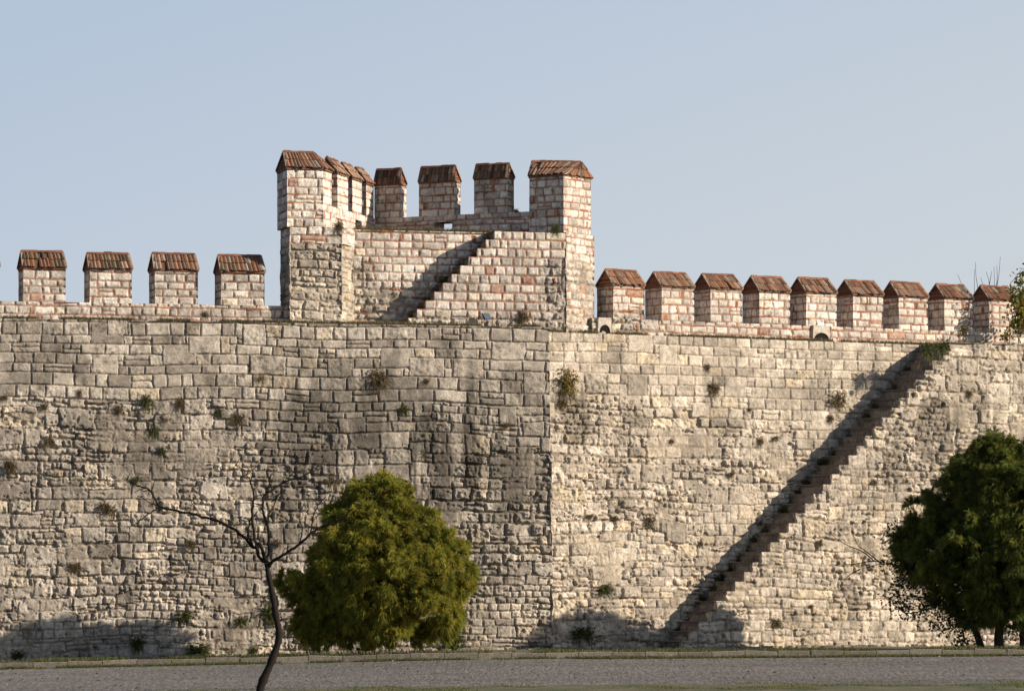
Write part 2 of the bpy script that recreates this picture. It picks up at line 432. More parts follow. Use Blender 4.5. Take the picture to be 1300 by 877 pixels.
# roofs -----------------------------------------------------------
def tile_patch(mb, b0, b1, t1, t0, rng, dark=0., tw=.125, rows=2):
    b0, b1, t0, t1 = [np.array(p, float) for p in (b0, b1, t0, t1)]
    L = np.linalg.norm(b1 - b0); n = max(3, int(round(L / tw)))
    nrm = np.cross(b1 - b0, (t0 + t1) / 2 - (b0 + b1) / 2); nrm /= np.linalg.norm(nrm)
    if nrm[2] < 0: nrm = -nrm
    pal = np.array([(.29, .145, .085), (.34, .18, .11), (.24, .125, .08), (.15, .095, .068), (.36, .235, .165), (.30, .16, .10), (.25, .17, .125)])
    edges = np.linspace(0, 1, n + 1); edges[1:-1] += rng.normal(0, .12 / n, n - 1)
    for j in range(n):
        a, b = edges[j], edges[j + 1]
        colc = pal[rng.integers(0, len(pal))]
        for r in range(rows):
            v0 = r / rows - .02 + rng.normal(0, .015); v1 = (r + 1) / rows + .10
            if r == 0: v0 = -.045 + rng.normal(0, .025)
            if r == rows - 1: v1 = 1.02
            if rng.random() < .03: continue
            g = .06 * (b - a)
            def P(u, v): return (b0 * (1 - u) + b1 * u) * (1 - v) + (t0 * (1 - u) + t1 * u) * v
            A, B = a + g + rng.normal(0, .01 / n), b - g
            m = (A + B) / 2
            lift0, lift1 = .060 + rng.normal(0, .008), .018 + rng.normal(0, .004)
            arch = .022
            top = [P(A, v0) + nrm * lift0, P(m, v0) + nrm * (lift0 + arch), P(B, v0) + nrm * lift0,
                   P(A, v1) + nrm * lift1, P(m, v1) + nrm * (lift1 + arch), P(B, v1) + nrm * lift1]
            bot = [p - nrm * .03 for p in top]
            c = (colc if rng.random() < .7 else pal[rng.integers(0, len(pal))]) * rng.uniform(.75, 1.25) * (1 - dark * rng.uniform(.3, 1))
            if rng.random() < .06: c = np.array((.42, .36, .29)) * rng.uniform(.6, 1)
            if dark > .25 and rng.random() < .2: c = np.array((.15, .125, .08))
            mb.add(top + bot, [(0, 1, 4, 3), (1, 2, 5, 4), (6, 7, 1, 0), (7, 8, 2, 1), (0, 3, 9, 6), (2, 8, 11, 5), (9, 10, 7, 6), (10, 11, 8, 7)], None, c)

def roof(parent, poly, r0, r1, ze, zr, assign, seed, dark=0., name='tile_roof', tw=.125):
    """poly: eave plan; assign[i] = (ridge end for poly[i], ridge end for poly[i+1]) ; 'g' marks a brick gable end"""
    mb = MB(); rng = np.random.default_rng(seed)
    rd = [np.array((*r0, zr)), np.array((*r1, zr))]
    n = len(poly); cen = np.mean(np.array(poly), 0)
    ins = [np.array(p) + (cen - np.array(p)) / np.linalg.norm(cen - np.array(p)) * .05 for p in poly]
    core = MB()
    for i in range(n):
        a = np.array((*poly[i], ze)); b = np.array((*poly[(i + 1) % n], ze))
        k = assign[i]
        if k == 'g0' or k == 'g1':
            tp = rd[int(k[1])]
            # gable of bricks, a few centimetres thick courses
            for q in range(7):
                f0, f1 = q / 7, (q + 1) / 7
                A0 = a + (tp - a) * f0; B0 = b + (tp - b) * f0; A1 = a + (tp - a) * f1; B1 = b + (tp - b) * f1
                dz = np.array((0, 0, -.012)); off = rng.normal(0, .008)
                nn = np.cross(b - a, (0, 0, 1)); nn = nn / np.linalg.norm(nn) * (-.02 + off)
                mb.add([A0 + nn, B0 + nn, B1 + nn + dz, A1 + nn + dz], [(0, 1, 2, 3)], None, np.array((.27, .12, .075)) * rng.uniform(.6, 1.15))
            # mortared verge on both slopes
            for (e0) in (a, b):
                dn = (cen - e0[:2]); dn = np.array((*(dn / np.linalg.norm(dn)), 0)) * .07
                nn = np.cross(b - a, (0, 0, 1)); nn /= np.linalg.norm(nn)
                up = np.array((0, 0, .055))
                tpp = tp
                q0, q1 = e0 + nn * .03, tpp + nn * .03
                ww = -nn * .09
                mb.add([q0, q1, q1 + up, q0 + up, q0 + ww, q1 + ww, q1 + ww + up, q0 + ww + up], [(0, 1, 2, 3), (3, 2, 6, 7), (0, 3, 7, 4), (1, 5, 6, 2)], None,
                       np.array((.33, .25, .19)) * rng.uniform(.7, 1.1))
        else:
            tile_patch(mb, a, b, rd[k[1]], rd[k[0]], rng, dark, tw)
            mb.add([a, b, rd[k[1]], rd[k[0]]], [(0, 1, 2, 3)], None, (.14, .08, .055))
    # eave slab and ridge
    e = [np.array((*p, ze)) for p in poly]; e2 = [p - np.array((0, 0, .05)) for p in e]
    mb.add(e + e2, [(i, i + n, (i + 1) % n + n, (i + 1) % n) for i in range(n)], [(0 + n, j + n, j + 1 + n) for j in range(1, n - 1)], (.20, .115, .08))
    d = rd[1] - rd[0]; L = np.linalg.norm(d)
    if L > .1:
        m = max(2, int(L / .22)); dd = d / L; pr = np.array((-dd[1], dd[0], 0)) * .075
        for j in range(m):
            a = rd[0] + d * (j / m); b = rd[0] + d * ((j + .96) / m); h_ = np.array((0, 0, .075 + rng.normal(0, .008)))
            lo = np.array((0, 0, .0))
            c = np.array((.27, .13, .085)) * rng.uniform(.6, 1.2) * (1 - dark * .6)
            mb.add([a + pr + lo, a + h_, a - pr + lo, b + pr + lo, b + h_, b - pr + lo], [(0, 1, 4, 3), (1, 2, 5, 4)], [(0, 2, 1), (3, 4, 5)], c)
    return mb.build(name, M_TILE, parent, smooth=False)

def merlon(parent, P, U, N, wd, dp, z0, ze, zr, seed, dark=0., coarse=(2,), rub=None, stain=None, ov=.022, tw=.125, rf=.5):
    """P = front left corner in plan; U to the right along the wall; N towards the viewer"""
    mb = MB()
    a = np.array(P); b = a + U * wd; c = b - N * dp; d = a - N * dp
    prism(mb, [a, b, c, d], z0, ze, 'cream', seed, res=.025, coarse=coarse, rub=rub, stain=stain)
    o = mb.build('merlon', M_STONE, parent)
    bpy.context.view_layer.update()
    a2, b2, c2, d2 = a - U * ov + N * ov, b + U * ov + N * ov, c + U * ov - N * ov, d - U * ov - N * ov
    r0 = a2 * (1 - rf) + d2 * rf + U * .03; r1 = b2 * (1 - rf) + c2 * rf - U * .03
    roof(o, [a2, b2, c2, d2], r0, r1, ze + .02, zr, [(0, 1), 'g1', (1, 0), 'g0'], seed + 5, dark, tw=tw)
    return o

# left parapet and merlons
SETB = 1.2
PL = C0 - NL * SETB
def pL(px): return PL + UL * hit(px, PL, UL)
lmer = [(-54, -1), (30, 83.5), (114, 167.5), (197, 251.5), (281, 336)]
mb = MB()
a = pL(-95); b = pL(366); Lp = np.linalg.norm(b - a)
prism(mb, [a, b, b - NL * 1.1, a - NL * 1.1], ZL - .03, 10.89, 'cream', 71, res=.025, coarse=(1, 2, 3), stain=lambda S, T: sst(.5, .75, fbm(S / .6, T / .4, 77, 4)) * .5)
mb.build('parapet', M_STONE, wallL)
gst = lambda sd: (lambda S, T: sst(.52, .75, fbm(S / .5 + sd, T / .5, 81, 4)) * .45)
for i, (x0, x1) in enumerate(lmer):
    A = pL(x0) ; B = pL(x1)
    merlon(wallL, A - NL * .02, UL, NL, np.linalg.norm(B - A), 1.05, 10.87, 11.93 + (i % 2) * .01, 12.48 - .02 * (i % 3), 100 + i * 31, dark=.35, stain=gst(i))

# ================================================================== right stretch of wall
wallR = empty('city_wall', (C0[0] + 9, 144.9, 0), 'sunlit pale stretch of old stone wall right of the corner, with a long outside stair', 'wall')
sr1 = hit(1420, C0, UR)
SW = 1.6                                        # width of the outside stair
PS = C0 + NR * SW
NST = 31
x_top = hit(1207, PS, UR); Ytop = (PS + UR * x_top)[1]
x_bot = hit(866, PS, UR); Ybot = (PS + UR * x_bot)[1]
z_t = zof(446, Ytop); z_b = .0
run = (x_top - x_bot) / NST; rise = (z_t - z_b) / NST
def sR(px): return hit(px, C0, UR)
def rubR(S, T):
    n = fbm(S / 2.0 + 5, T / 1.3, 401, 4)
    nearc = np.exp(-((S - 1.2) / 1.8) ** 2) * sst(9.9, 9.2, T)
    base = sst(9.0, 7.0, T + (vn(S / 3, T * 0, 403) - .5) * 2 + sst(9, 4, S) * 0 - sst(6, 10, S) * 1.2)
    return np.clip(base * sst(.32, .55, n) * .9 + .15 * base + nearc * .6, 0, 1)
rst = [(730, 530, .45, .9, .75), (1060, 560, .5, .6, .3), (880, 600, .4, 1.0, .3), (800, 560, .4, 1.2, .3), (1040, 500, .6, .5, .4), (905, 480, .5, .4, .5), (780, 800, 1.6, .5, .35)]
rst = [(sR(a), zof(b, (C0 + UR * sR(a))[1]) - ZB, w_, h_, s_) for a, b, w_, h_, s_ in rst]
mb = MB()
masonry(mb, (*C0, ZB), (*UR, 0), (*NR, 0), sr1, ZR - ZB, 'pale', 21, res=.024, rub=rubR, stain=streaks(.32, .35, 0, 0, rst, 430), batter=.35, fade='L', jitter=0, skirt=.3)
topface(mb, C0, UR, NR, sr1, ZR, 4.0)
mb.build('wall_face', M_STONE, wallR)
# stair block
def rubS(S, T):
    n = fbm(S / 1.6 + 15, T / 1.1, 501, 4)
    return np.clip(.25 + .9 * sst(.3, .55, n), 0, 1)
s_end = hit(1440, PS, UR)
LB = s_end - x_bot
sst_list = [(1150, 470, .7, .7, .5), (1190, 545, .9, 1.0, .75), (1250, 530, .5, .9, .6), (1130, 590, .5, .8, .55), (1080, 760, .35, .8, .5), (1010, 760, .3, .9, .35), (1110, 640, .8, .4, .4)]
sst_list = [(hit(a, PS, UR) - x_bot, zof(b, (PS + UR * hit(a, PS, UR))[1]) - ZB, w_, h_, s_) for a, b, w_, h_, s_ in sst_list]
def stair_mask(cs, ct):
    k = np.floor(cs / run) + 1
    lim = np.minimum(k * rise, z_t - z_b) - ZB + z_b
    lim = np.where(k > NST, ZR + .02 - ZB, lim)
    return ct < lim
mb = MB(); OS = PS + UR * x_bot
ncol = int(round(run / .028)); resx = run / ncol
nW = int(LB / resx) * resx
masonry(mb, (*OS, ZB), (*UR, 0), (*NR, 0), nW, ZR + .02 - ZB, 'pale', 33, res=resx, rub=rubS, stain=streaks(.45, .5, 0, 0, sst_list, 530), fade=False, jitter=0, mask=stair_mask, skirt=.14)
xt = OS + UR * (NST * run)
mb.add([(*(xt), ZR), (*(OS + UR * nW), ZR), (*(OS + UR * nW - NR * SW), ZR), (*(xt - NR * SW), ZR)], [(0, 1, 2, 3)], None, (.36, .32, .26))
mb.build('stair_block', M_STONE, wallR)
def make_steps(parent, OS, U, N, n, run, rise, z0, wdt, ztop, seed, ins=.09):
    st_ = bpy.data.objects.new('staircase', None); COL.objects.link(st_); st_.parent = parent
    bpy.context.view_layer.update()
    rng = np.random.default_rng(seed)
    for k in range(n + 1):
        a = OS + U * (k * run + rng.normal(0, .008)) - N * ins
        e = run * 1.6 if k < n else run * 2.5
        b = a + U * e; c = b - N * (wdt - ins + .05); d = a - N * (wdt - ins + .05)
        zt = z0 + (k + 1) * rise if k < n else ztop + .01
        zb = z0 + k * rise - .35
        mb = MB()
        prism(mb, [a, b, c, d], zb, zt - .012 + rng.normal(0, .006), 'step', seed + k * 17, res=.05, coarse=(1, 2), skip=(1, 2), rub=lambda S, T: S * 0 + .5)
        # nosing slab
        f = lambda u, v, z: (a[0] + U[0] * u - N[0] * v, a[1] + U[1] * u - N[1] * v, z)
        L2 = wdt - ins; zt2 = zt
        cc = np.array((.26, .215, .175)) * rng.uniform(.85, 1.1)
        mb.add([f(-.035, 0, zt2 - .035), f(-.035, L2, zt2 - .035), f(-.035, L2, zt2), f(-.035, 0, zt2), f(e, 0, zt2), f(e, L2, zt2), f(.02, 0, zt2 - .035), f(.02, L2, zt2 - .035)],
               [(0, 3, 2, 1), (3, 4, 5, 2), (0, 1, 7, 6)], None, cc)
        mb.build('step', M_STONE, st_)
    return st_
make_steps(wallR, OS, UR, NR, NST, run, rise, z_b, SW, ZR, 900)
# parapet + merlons
PR = C0 - NR * SETB
def pR(px): return PR + UR * hit(px, PR, UR)
mb = MB()
a = pR(752); b = pR(1420)
prism(mb, [a, b, b - NR * 1.1, a - NR * 1.1], ZR - .03, 10.72, 'cream', 171, res=.025, coarse=(1, 2, 3),
      rub=lambda S, T: .9 * np.exp(-((S - 1.2) / 1.3) ** 2), stain=lambda S, T: sst(.5, .75, fbm(S / .6, T / .4, 177, 4)) * .3)
mb.build('parapet', M_STONE, wallR)
rmer = [(779, 818.5), (840.5, 881.5), (902.3, 942.5), (964.5, 1003.5), (1024, 1062.5), (1083.5, 1121.5), (1141.5, 1178.5), (1199.5, 1235.5), (1256, 1292), (1311, 1346), (1366, 1400)]
for i, (x0, x1) in enumerate(rmer):
    A = pR(x0); B = pR(x1)
    rb_ = (lambda S, T: .9 * sst(.45, .15, T)) if i == 0 else None
    merlon(wallR, A - NR * .02, UR, NR, np.linalg.norm(B - A), 1.02, 10.70, 11.80 + .01 * (i % 3), 12.30 - .015 * (i % 2), 400 + i * 37, dark=.0 if i < 8 else .2, rub=rb_, tw=.115)
# little arched drains in the parapet foot
def drain(px, parent, Pl, U, N, zb, r, hgt, seed):
    """a small segmental arch cut in one block of the parapet foot"""
    mb = MB(); P0 = Pl + U * hit(px, Pl, U)
    f = lambda u, v, z: (P0[0] + U[0] * u - N[0] * v, P0[1] + U[1] * u - N[1] * v, z)
    n = 12; m = n + 1; V = []; w2 = r + .06; zt = 10.735
    for v in (-.05, .25):
        V += [f(-cos(pi * i / n) * r, v, zb + sin(pi * i / n) * hgt) for i in range(m)]
    V += [f(-cos(pi * i / n) * r + (w2 - r) * (-1 if i < n / 2 else 1) * (abs(cos(pi * i / n)) > .6), -.05, zt if .15 < i / n < .85 else zb) for i in range(m)]
    V += [f(-w2, .1, zt), f(w2, .1, zt), f(-w2, -.05, zt), f(w2, -.05, zt), f(-w2, -.05, zb), f(w2, -.05, zb), f(-w2, .1, zb), f(w2, .1, zb)]
    Q = []
    for i in range(n): Q += [(i, i + 1, 2 * m + i + 1, 2 * m + i), (i, m + i, m + i + 1, i + 1)]
    k = 3 * m; Q += [(k, k + 2, k + 3, k + 1), (k + 6, k + 4, k + 2, k), (k + 5, k + 7, k + 1, k + 3)]
    mb.add(V, Q, None, (.62, .55, .47))
    V = [f(-cos(pi * i / n) * r * 1.02, -.02, zb + sin(pi * i / n) * hgt) for i in range(n + 1)] + [f(0, -.02, zb)]
    mb.add(V, None, [(i, i + 1, n + 1) for i in range(n)], (.02, .017, .015))  # near-black sheet across the arch, painting the shade inside the opening
    mb.build('drain_arch', M_STONE, parent, smooth=False)
drain(767, wallR, PR, UR, NR, 10.25, .21, .26, 1)
drain(1042, wallR, PR, UR, NR, 10.26, .30, .24, 2)

# ================================================================== tower
TV = .9
PT = C0 - NL * TV; PT2 = C0 - NL * (TV + .95)
def pT(px, P=PT): return P + UL * hit(px, P, UL)
tower = empty('watchtower', (-2.5, 140.5, ZL), 'open-backed stone tower with gabled merlons and a short stair, rising above the wall', 'tower')
ZF = 13.38; ZP = 14.12; ZE = 15.2; ZRG = 15.72
ZTB = 10.24
# left pier: battered ruined base, neat shaft above
A0 = pT(364.5); B0 = pT(410); 
A1 = pT(368); B1 = pT(434)
Lb = A1 - UL * .0 - NL * 1.5; 
Cb = pT(450, PT2)
rub1 = lambda S, T: sst(3.15, 2.6, T) * .95
rub2 = lambda S, T: sst(2.1, 1.2, T + (vn(S / 1.2, T / 2, 88) - .5) * 1.2) * .95
mb = MB()
prism(mb, [A1, B1, Cb, Cb - NL * .6, A1 - NL * 1.5 + UL * .02], ZTB, ZF - .52, 'pale', 603, res=.022, coarse=(2, 3), rub=lambda S, T: S * 0 + .62, jitter=.02, stain=lambda S, T: sst(.5, .7, fbm(S / .5, T / .5, 98, 4)) * .4)
prism(mb, [A1, B1, Cb, Cb - NL * .6, A1 - NL * 1.5 + UL * .02], ZF - .52, ZF, 'cream', 601, res=.022, coarse=(2, 3), rub=lambda S, T: S * 0 + .25, jitter=.012, stain=lambda S, T: sst(.5, .7, fbm(S / .5, T / .5, 97, 4)) * .45)
Bc = XY(421, 139.9)
mb2 = MB()
Fc = XY(475.5, 144.6)
pierL = mb.build('pier', M_STONE, tower)
mb = MB()
prism(mb, [A0, B0, Bc, Bc - NL * .9 - UL * .6, A0 - NL * 1.5], ZF - .02, ZE, 'cream', 640, res=.025, coarse=(2, 3), jitter=.015)
p = mb.build('pier', M_STONE, tower); bpy.context.view_layer.update()
ex = .03
Ae = A0 - UL * ex + NL * ex; Be = B0 + NL * ex + UL * .03; Ce = Bc + UL * ex; De = Bc - NL * .9 - UL * .6; Ee = A0 - UL * ex - NL * 1.5
r0 = A0 + UL * .04 - NL * .75; r1 = B0 - UL * .12 - NL * .75
roof(p, [Ae, Be, Ce, De, Ee], r0, r1, ZE + .02, ZRG + .04, [(0, 1), (1, 1), (1, 1), (1, 0), 'g0'], 651, .15)

# oblique wall B with three narrow merlons, inner face towards the sun
UBv = Fc - Bc; LBw = np.linalg.norm(UBv); UBv /= LBw; NB = np.array((UBv[1], -UBv[0]))
def seg_prism(P, U, N, a, b, dp, z0, z1, seed, **kw):
    mb = MB(); p0 = P + U * a; p1 = P + U * b
    prism(mb, [p0, p1, p1 - N * dp, p0 - N * dp], z0, z1, 'cream', seed, **kw)
    return mb
# opening near the floor of wall B
oB = [hit(451, Bc, UBv), hit(459, Bc, UBv)]
mbp = MB()
for (a, b, z0, z1) in ((0, oB[0], ZF - .1, 13.9), (oB[1], LBw, ZF - .1, 13.9), (0, LBw, 13.9, ZP), (oB[0], oB[1], ZF - .1, 13.55)):
    p0 = Bc + UBv * a; p1 = Bc + UBv * b
    prism(mbp, [p0, p1, p1 - NB * .7, p0 - NB * .7], z0, z1, 'cream', 700 + int(z1 * 10 + a * 3), res=.03, coarse=(2,))
p0 = Bc + UBv * oB[0]; p1 = Bc + UBv * oB[1]
mbp.add([(*(p0 - NB * .6), 13.5), (*(p1 - NB * .6), 13.5), (*(p1 - NB * .6), 13.95), (*(p0 - NB * .6), 13.95)], [(0, 1, 2, 3)], None, (.3, .25, .2))
mbp.build('parapet', M_STONE, tower)
for i, (x0, x1) in enumerate([(428, 441.5), (447, 459), (464.5, 474)]):
    s0, s1 = hit(x0, Bc, UBv), hit(x1, Bc, UBv)
    merlon(tower, Bc + UBv * s0 + NB * .01, UBv, NB, s1 - s0, .72, ZP - .02, ZE, ZRG - .03, 720 + i * 9, dark=.1, tw=.13)
# shaded wall A from the far corner to the right pier
R0 = XY(672, 141.95); R1 = XY(715.5, 141.15); R2 = XY(750, 142.5)
UA = R0 - Fc; LA = np.linalg.norm(UA); UA /= LA; NA = np.array((UA[1], -UA[0]))
oA = [hit(551, Fc, UA), hit(574, Fc, UA)]; Yo = (Fc + UA * oA[0])[1]
zo0, zo1 = 13.40, zof(282.5, Yo)
mbp = MB()
for (a, b, z0, z1) in ((0, oA[0], ZF - .1, zo1), (oA[1], LA, ZF - .1, zo1), (0, LA, zo1, ZP)):
    p0 = Fc + UA * a; p1 = Fc + UA * b
    prism(mbp, [p0, p1, p1 - NA * .7, p0 - NA * .7], z0, z1, 'cream', 760 + int(z1 * 10 + a * 3), res=.03, coarse=(2,))
mbp.build('parapet', M_STONE, tower)
for i, (x0, x1) in enumerate([(475.5, 507.5), (532, 576.5), (602, 644.5)]):
    s0, s1 = hit(x0, Fc, UA), hit(x1, Fc, UA)
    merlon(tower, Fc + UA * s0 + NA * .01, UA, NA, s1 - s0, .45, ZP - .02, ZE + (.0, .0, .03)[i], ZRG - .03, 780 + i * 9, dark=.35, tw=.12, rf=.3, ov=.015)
# right pier shaft
R3 = R2 + np.array((-.25, 1.3)); R4 = R0 + np.array((.2, 1.4))
mb = MB(); prism(mb, [R0, R1, R2, R3, R4], ZF - .02, ZE + .02, 'cream', 811, res=.025, coarse=(2, 3), jitter=.015)
p = mb.build('pier', M_STONE, tower); bpy.context.view_layer.update()
q0, q1, q2, q3, q4 = R0 + NA * .03 - UA * .02, R1 + np.array((0, -.035)), R2 + np.array((.03, -.01)), R3 + np.array((.03, .03)), R4
roof(p, [q0, q1, q2, q3, q4], R0 * .72 + R4 * .28 + np.array((.04, 0)), R2 * .50 + R3 * .22 + R1 * .28, ZE + .04, ZRG + .02, [(0, 1), (1, 1), (1, 1), (1, 0), 'g0'], 822, .1)
# right pier base
D1 = pT(719); D2 = XY(754.5, 142.6)
mb = MB(); prism(mb, [D1, D2, D2 + np.array((-.3, 1.3)), D1 + np.array((-.6, 1.6))], ZTB - .2, ZF, 'cream', 833, res=.025, coarse=(2, 3), skip=(3,), jitter=.018, rub=lambda S, T: sst(3.1, 2.3, T) * .9)
mb.build('pier', M_STONE, tower)
# recessed front wall behind the stair, and the stair block
mb = MB(); a = Cb - UL * .05; b = pT(719, PT2)
masonry(mb, (*a, ZTB), (*UL, 0), (*NL, 0), np.linalg.norm(b - a), ZF + .02 - ZTB, 'cream', 845, res=.025, rub=rub2, stain=lambda S, T: sst(.5, .7, fbm(S / .5, T / .5, 97, 4)) * .4, skirt=.5, jitter=.01)
# the platform behind it
pf = [Cb, b, D2 + np.array((-.2, .3)), R0 + np.array((.3, .5)), Fc, Bc]
mb.add([(*q, ZF - .02) for q in pf], [(0, 1, 2, 3), (0, 3, 4, 5)], None, (.34, .29, .22))
mb.build('front_wall', M_STONE, tower)
NS2 = 11
xb = hit(519, PT, UL); xt_ = hit(639, PT, UL); run2 = (xt_ - xb) / (NS2 - 0.0)
zb2 = 10.28; rise2 = (ZF - zb2) / NS2
def mask2(cs, ct):
    k = np.floor(cs / run2) + 1
    return ct < np.minimum(k * rise2, ZF - zb2) + (zb2 - ZTB)
OT = PT + UL * xb
Lt = hit(719, PT, UL) - xb
rx = run2 / 12
mb = MB()
sty = dict(STY['cream']); STY['stair'] = dict(sty, ch=(rise2 * .999, rise2 * 1.001), pbrick=.10)
lay = layout(Lt, ZF - ZTB, 871, 871, STY['stair']['ch'], STY['stair']['sw'], 0, 0, .08)
# make the courses agree with the steps
shift = (.5 + (zb2 - ZTB)) % rise2
lay.r[:, 2:4] += shift - 0
lay.id = np.roll(lay.id, int(round(shift / LR)), axis=1)
masonry(mb, (*OT, ZTB), (*UL, 0), (*NL, 0), int(Lt / rx) * rx, ZF - ZTB, 'cream', 871, res=rx, rub=lambda S, T: np.maximum(sst(.55, .25, T), sst(Lt - 1.1, Lt - .4, S) * sst(2.4, 1.9, T)) * .9, mask=mask2, jitter=.0, skirt=.14, fade=False, lay=lay,
        stain=lambda S, T: sst(.5, .7, fbm(S / .5, T / .5, 197, 4)) * .3)
a = OT + UL * (NS2 * run2); b = OT + UL * Lt
mb.add([(*a, ZF), (*b, ZF), (*(b - NL * 1.4), ZF), (*(a - NL * 1.4), ZF)], [(0, 1, 2, 3)], None, (.40, .35, .28))
mb.build('stair_block', M_STONE, tower)
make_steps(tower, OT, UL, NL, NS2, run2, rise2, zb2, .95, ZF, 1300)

# ================================================================== ground, kerb, road
m, n, l, b_ = mat_new('ground_earth')
g = n.new('ShaderNodeNewGeometry')
t1 = noise_node(n, l, 1.1, 8, .65, g.outputs['Position']); t2 = noise_node(n, l, 14, 6, .7, g.outputs['Position'])
r1_ = ramp(n, l, t1.outputs[0], .4, (.055, .075, .025), .62, (.16, .13, .085))
r2_ = ramp(n, l, t2.outputs[0], .3, (.6, .6, .6), .7, (1.3, 1.3, 1.2))
mx = n.new('ShaderNodeMix'); mx.data_type = 'RGBA'; mx.blend_type = 'MULTIPLY'; mx.inputs[0].default_value = 1
l.new(r1_.outputs[0], mx.inputs[6]); l.new(r2_.outputs[0], mx.inputs[7]); l.new(mx.outputs[2], b_.inputs['Base Color'])
b_.inputs['Roughness'].default_value = 1
M_GROUND = m
m, n, l, b_ = mat_new('asphalt')
g = n.new('ShaderNodeNewGeometry')
mq = n.new('ShaderNodeMapping'); mq.inputs['Scale'].default_value = (1, .10, 1); l.new(g.outputs['Position'], mq.inputs['Vector'])
t1 = noise_node(n, l, 12, 3, .8, mq.outputs[0])
mp = n.new('ShaderNodeMapping'); mp.inputs['Scale'].default_value = (.05, .45, 1); l.new(g.outputs['Position'], mp.inputs['Vector'])
t2 = noise_node(n, l, 1.2, 6, .6, mp.outputs[0])
r1_ = ramp(n, l, t1.outputs[0], .30, (.040, .036, .033), .72, (.275, .255, .238))
r2_ = ramp(n, l, t2.outputs[0], .35, (.82, .82, .82), .65, (1.15, 1.14, 1.13))
mx = n.new('ShaderNodeMix'); mx.data_type = 'RGBA'; mx.blend_type = 'MULTIPLY'; mx.inputs[0].default_value = 1
l.new(r1_.outputs[0], mx.inputs[6]); l.new(r2_.outputs[0], mx.inputs[7]); l.new(mx.outputs[2], b_.inputs['Base Color'])
b_.inputs['Roughness'].default_value = .9
bp = n.new('ShaderNodeBump'); bp.inputs['Strength'].default_value = .9; bp.inputs['Distance'].default_value = .04
l.new(t1.outputs[0], bp.inputs['Height']); l.new(bp.outputs[0], b_.inputs['Normal'])
M_ROAD = m
def grid(name, xs, ys_, zf, mat, kind='structure'):
    X, Y = np.meshgrid(xs, ys_, indexing='ij')
    Y2 = Y if not callable(zf[1]) else zf[1](X, Y)
    Z = zf[0](X, Y2)
    idg = np.arange(X.size).reshape(X.shape)
    q = np.stack([idg[:-1, :-1], idg[1:, :-1], idg[1:, 1:], idg[:-1, 1:]], -1).reshape(-1, 4)
    mb = MB(); mb.add(np.stack([X, Y2, Z], -1).reshape(-1, 3), q, None, (.2, .2, .2))
    o = mb.build(name, mat); o['kind'] = kind; return o
xs = np.concatenate([[-3000, -800, -200, -80], np.linspace(-40, 40, 81), [80, 200, 800, 3000]])
dy = np.concatenate([[-2000, -500, -130, -60, -45], np.linspace(-40, 0, 41), [.07, .10], np.linspace(.5, 14, 20), [40, 200, 3000]])
grid('ground', xs, dy, (lambda X, Y: ground_z(X, Y) + np.where(Y > KD(X) + 1.0, .05 * (fbm(X / 1.5, Y / 1.5, 3, 3) - .5), 0), lambda X, D: KD(X) + D), M_GROUND)
grid('road', np.linspace(-60, 60, 121), np.concatenate([[-15.5, -15.3], np.linspace(-14.4, -.75, 14)]), (lambda X, Y: road_z(X, Y) - np.where(Y - KD(X) < -14.6, .014, 0), lambda X, D: KD(X) + D + np.where(D < -15, 1.6 * (vn(X / 1.8, X * 0, 7) - .5), 0)), M_ROAD)
# kerb of separate stones, one object of the setting
mb = MB(); rng = np.random.default_rng(5)
x = -30.
while x < 32:
    L = .98; x1 = x + L
    z0 = ZT(x) - .03 + rng.normal(0, .014); z1 = ZT(x1) - .03 + rng.normal(0, .014)
    y0 = KD(x) + rng.normal(0, .01); y1 = KD(x1) + rng.normal(0, .01)
    c = np.array((.235, .205, .17)) * rng.uniform(.8, 1.15)
    bv = .02
    prof_ = [(0, -.25), (0, -bv), (bv, 0.0), (.16, 0.0), (.18, -.25)]
    V = [(x, y0 + a, z0 + .05 + b) for a, b in prof_] + [(x1, y1 + a, z1 + .05 + b) for a, b in prof_]
    mb.add(V, [(i, i + 5, i + 6, i + 1) for i in range(4)], [(0, 1, 2), (0, 2, 3), (0, 3, 4), (5, 7, 6), (5, 8, 7), (5, 9, 8)], c)
    x = x1 + .02
kb = mb.build('kerb', M_STONE, smooth=False); kb['kind'] = 'structure'

# ================================================================== plants
def blades(mb, base, dirs, length, width, cols, droop, rng, seg=2):
    """vectorised bent grass blades / needles"""
    n = len(base)
    side = np.cross(dirs, rng.normal(size=(n, 3))); side /= np.linalg.norm(side, axis=1)[:, None] + 1e-6
    p0 = base; p1 = base + dirs * (length * .55)[:, None]; p1[:, 2] -= droop * length * .12
    p2 = base + dirs * length[:, None]; p2[:, 2] -= droop * length * .5
    w = (side * width[:, None])
    V = np.concatenate([p0 - w * .5, p0 + w * .5, p1 - w * .5, p1 + w * .5, p2])
    C = np.tile(cols, (5, 1))
    I = np.arange(n)
    mb.add(V, np.stack([I, I + n, I + 3 * n, I + 2 * n], -1), np.stack([I + 2 * n, I + 3 * n, I + 4 * n], -1), C)
def rdir(rng, n, up=.6, spread=1.):
    d = rng.normal(size=(n, 3)) * spread; d[:, 2] = np.abs(d[:, 2]) * .6 + up
    return d / np.linalg.norm(d, axis=1)[:, None]
def leaves(mb, P, size, cols, rng, asp=.5):
    n = len(P); a = rng.normal(size=(n, 3)); a /= np.linalg.norm(a, axis=1)[:, None]
    b = np.cross(a, rng.normal(size=(n, 3))); b /= np.linalg.norm(b, axis=1)[:, None]
    a = a * size[:, None]; b = b * size[:, None] * asp
    V = np.concatenate([P, P + a * .5 + b * .5, P + a, P + a * .5 - b * .5]); I = np.arange(n)
    mb.add(V, np.stack([I, I + n, I + 2 * n, I + 3 * n], -1), None, np.tile(cols, (4, 1)))
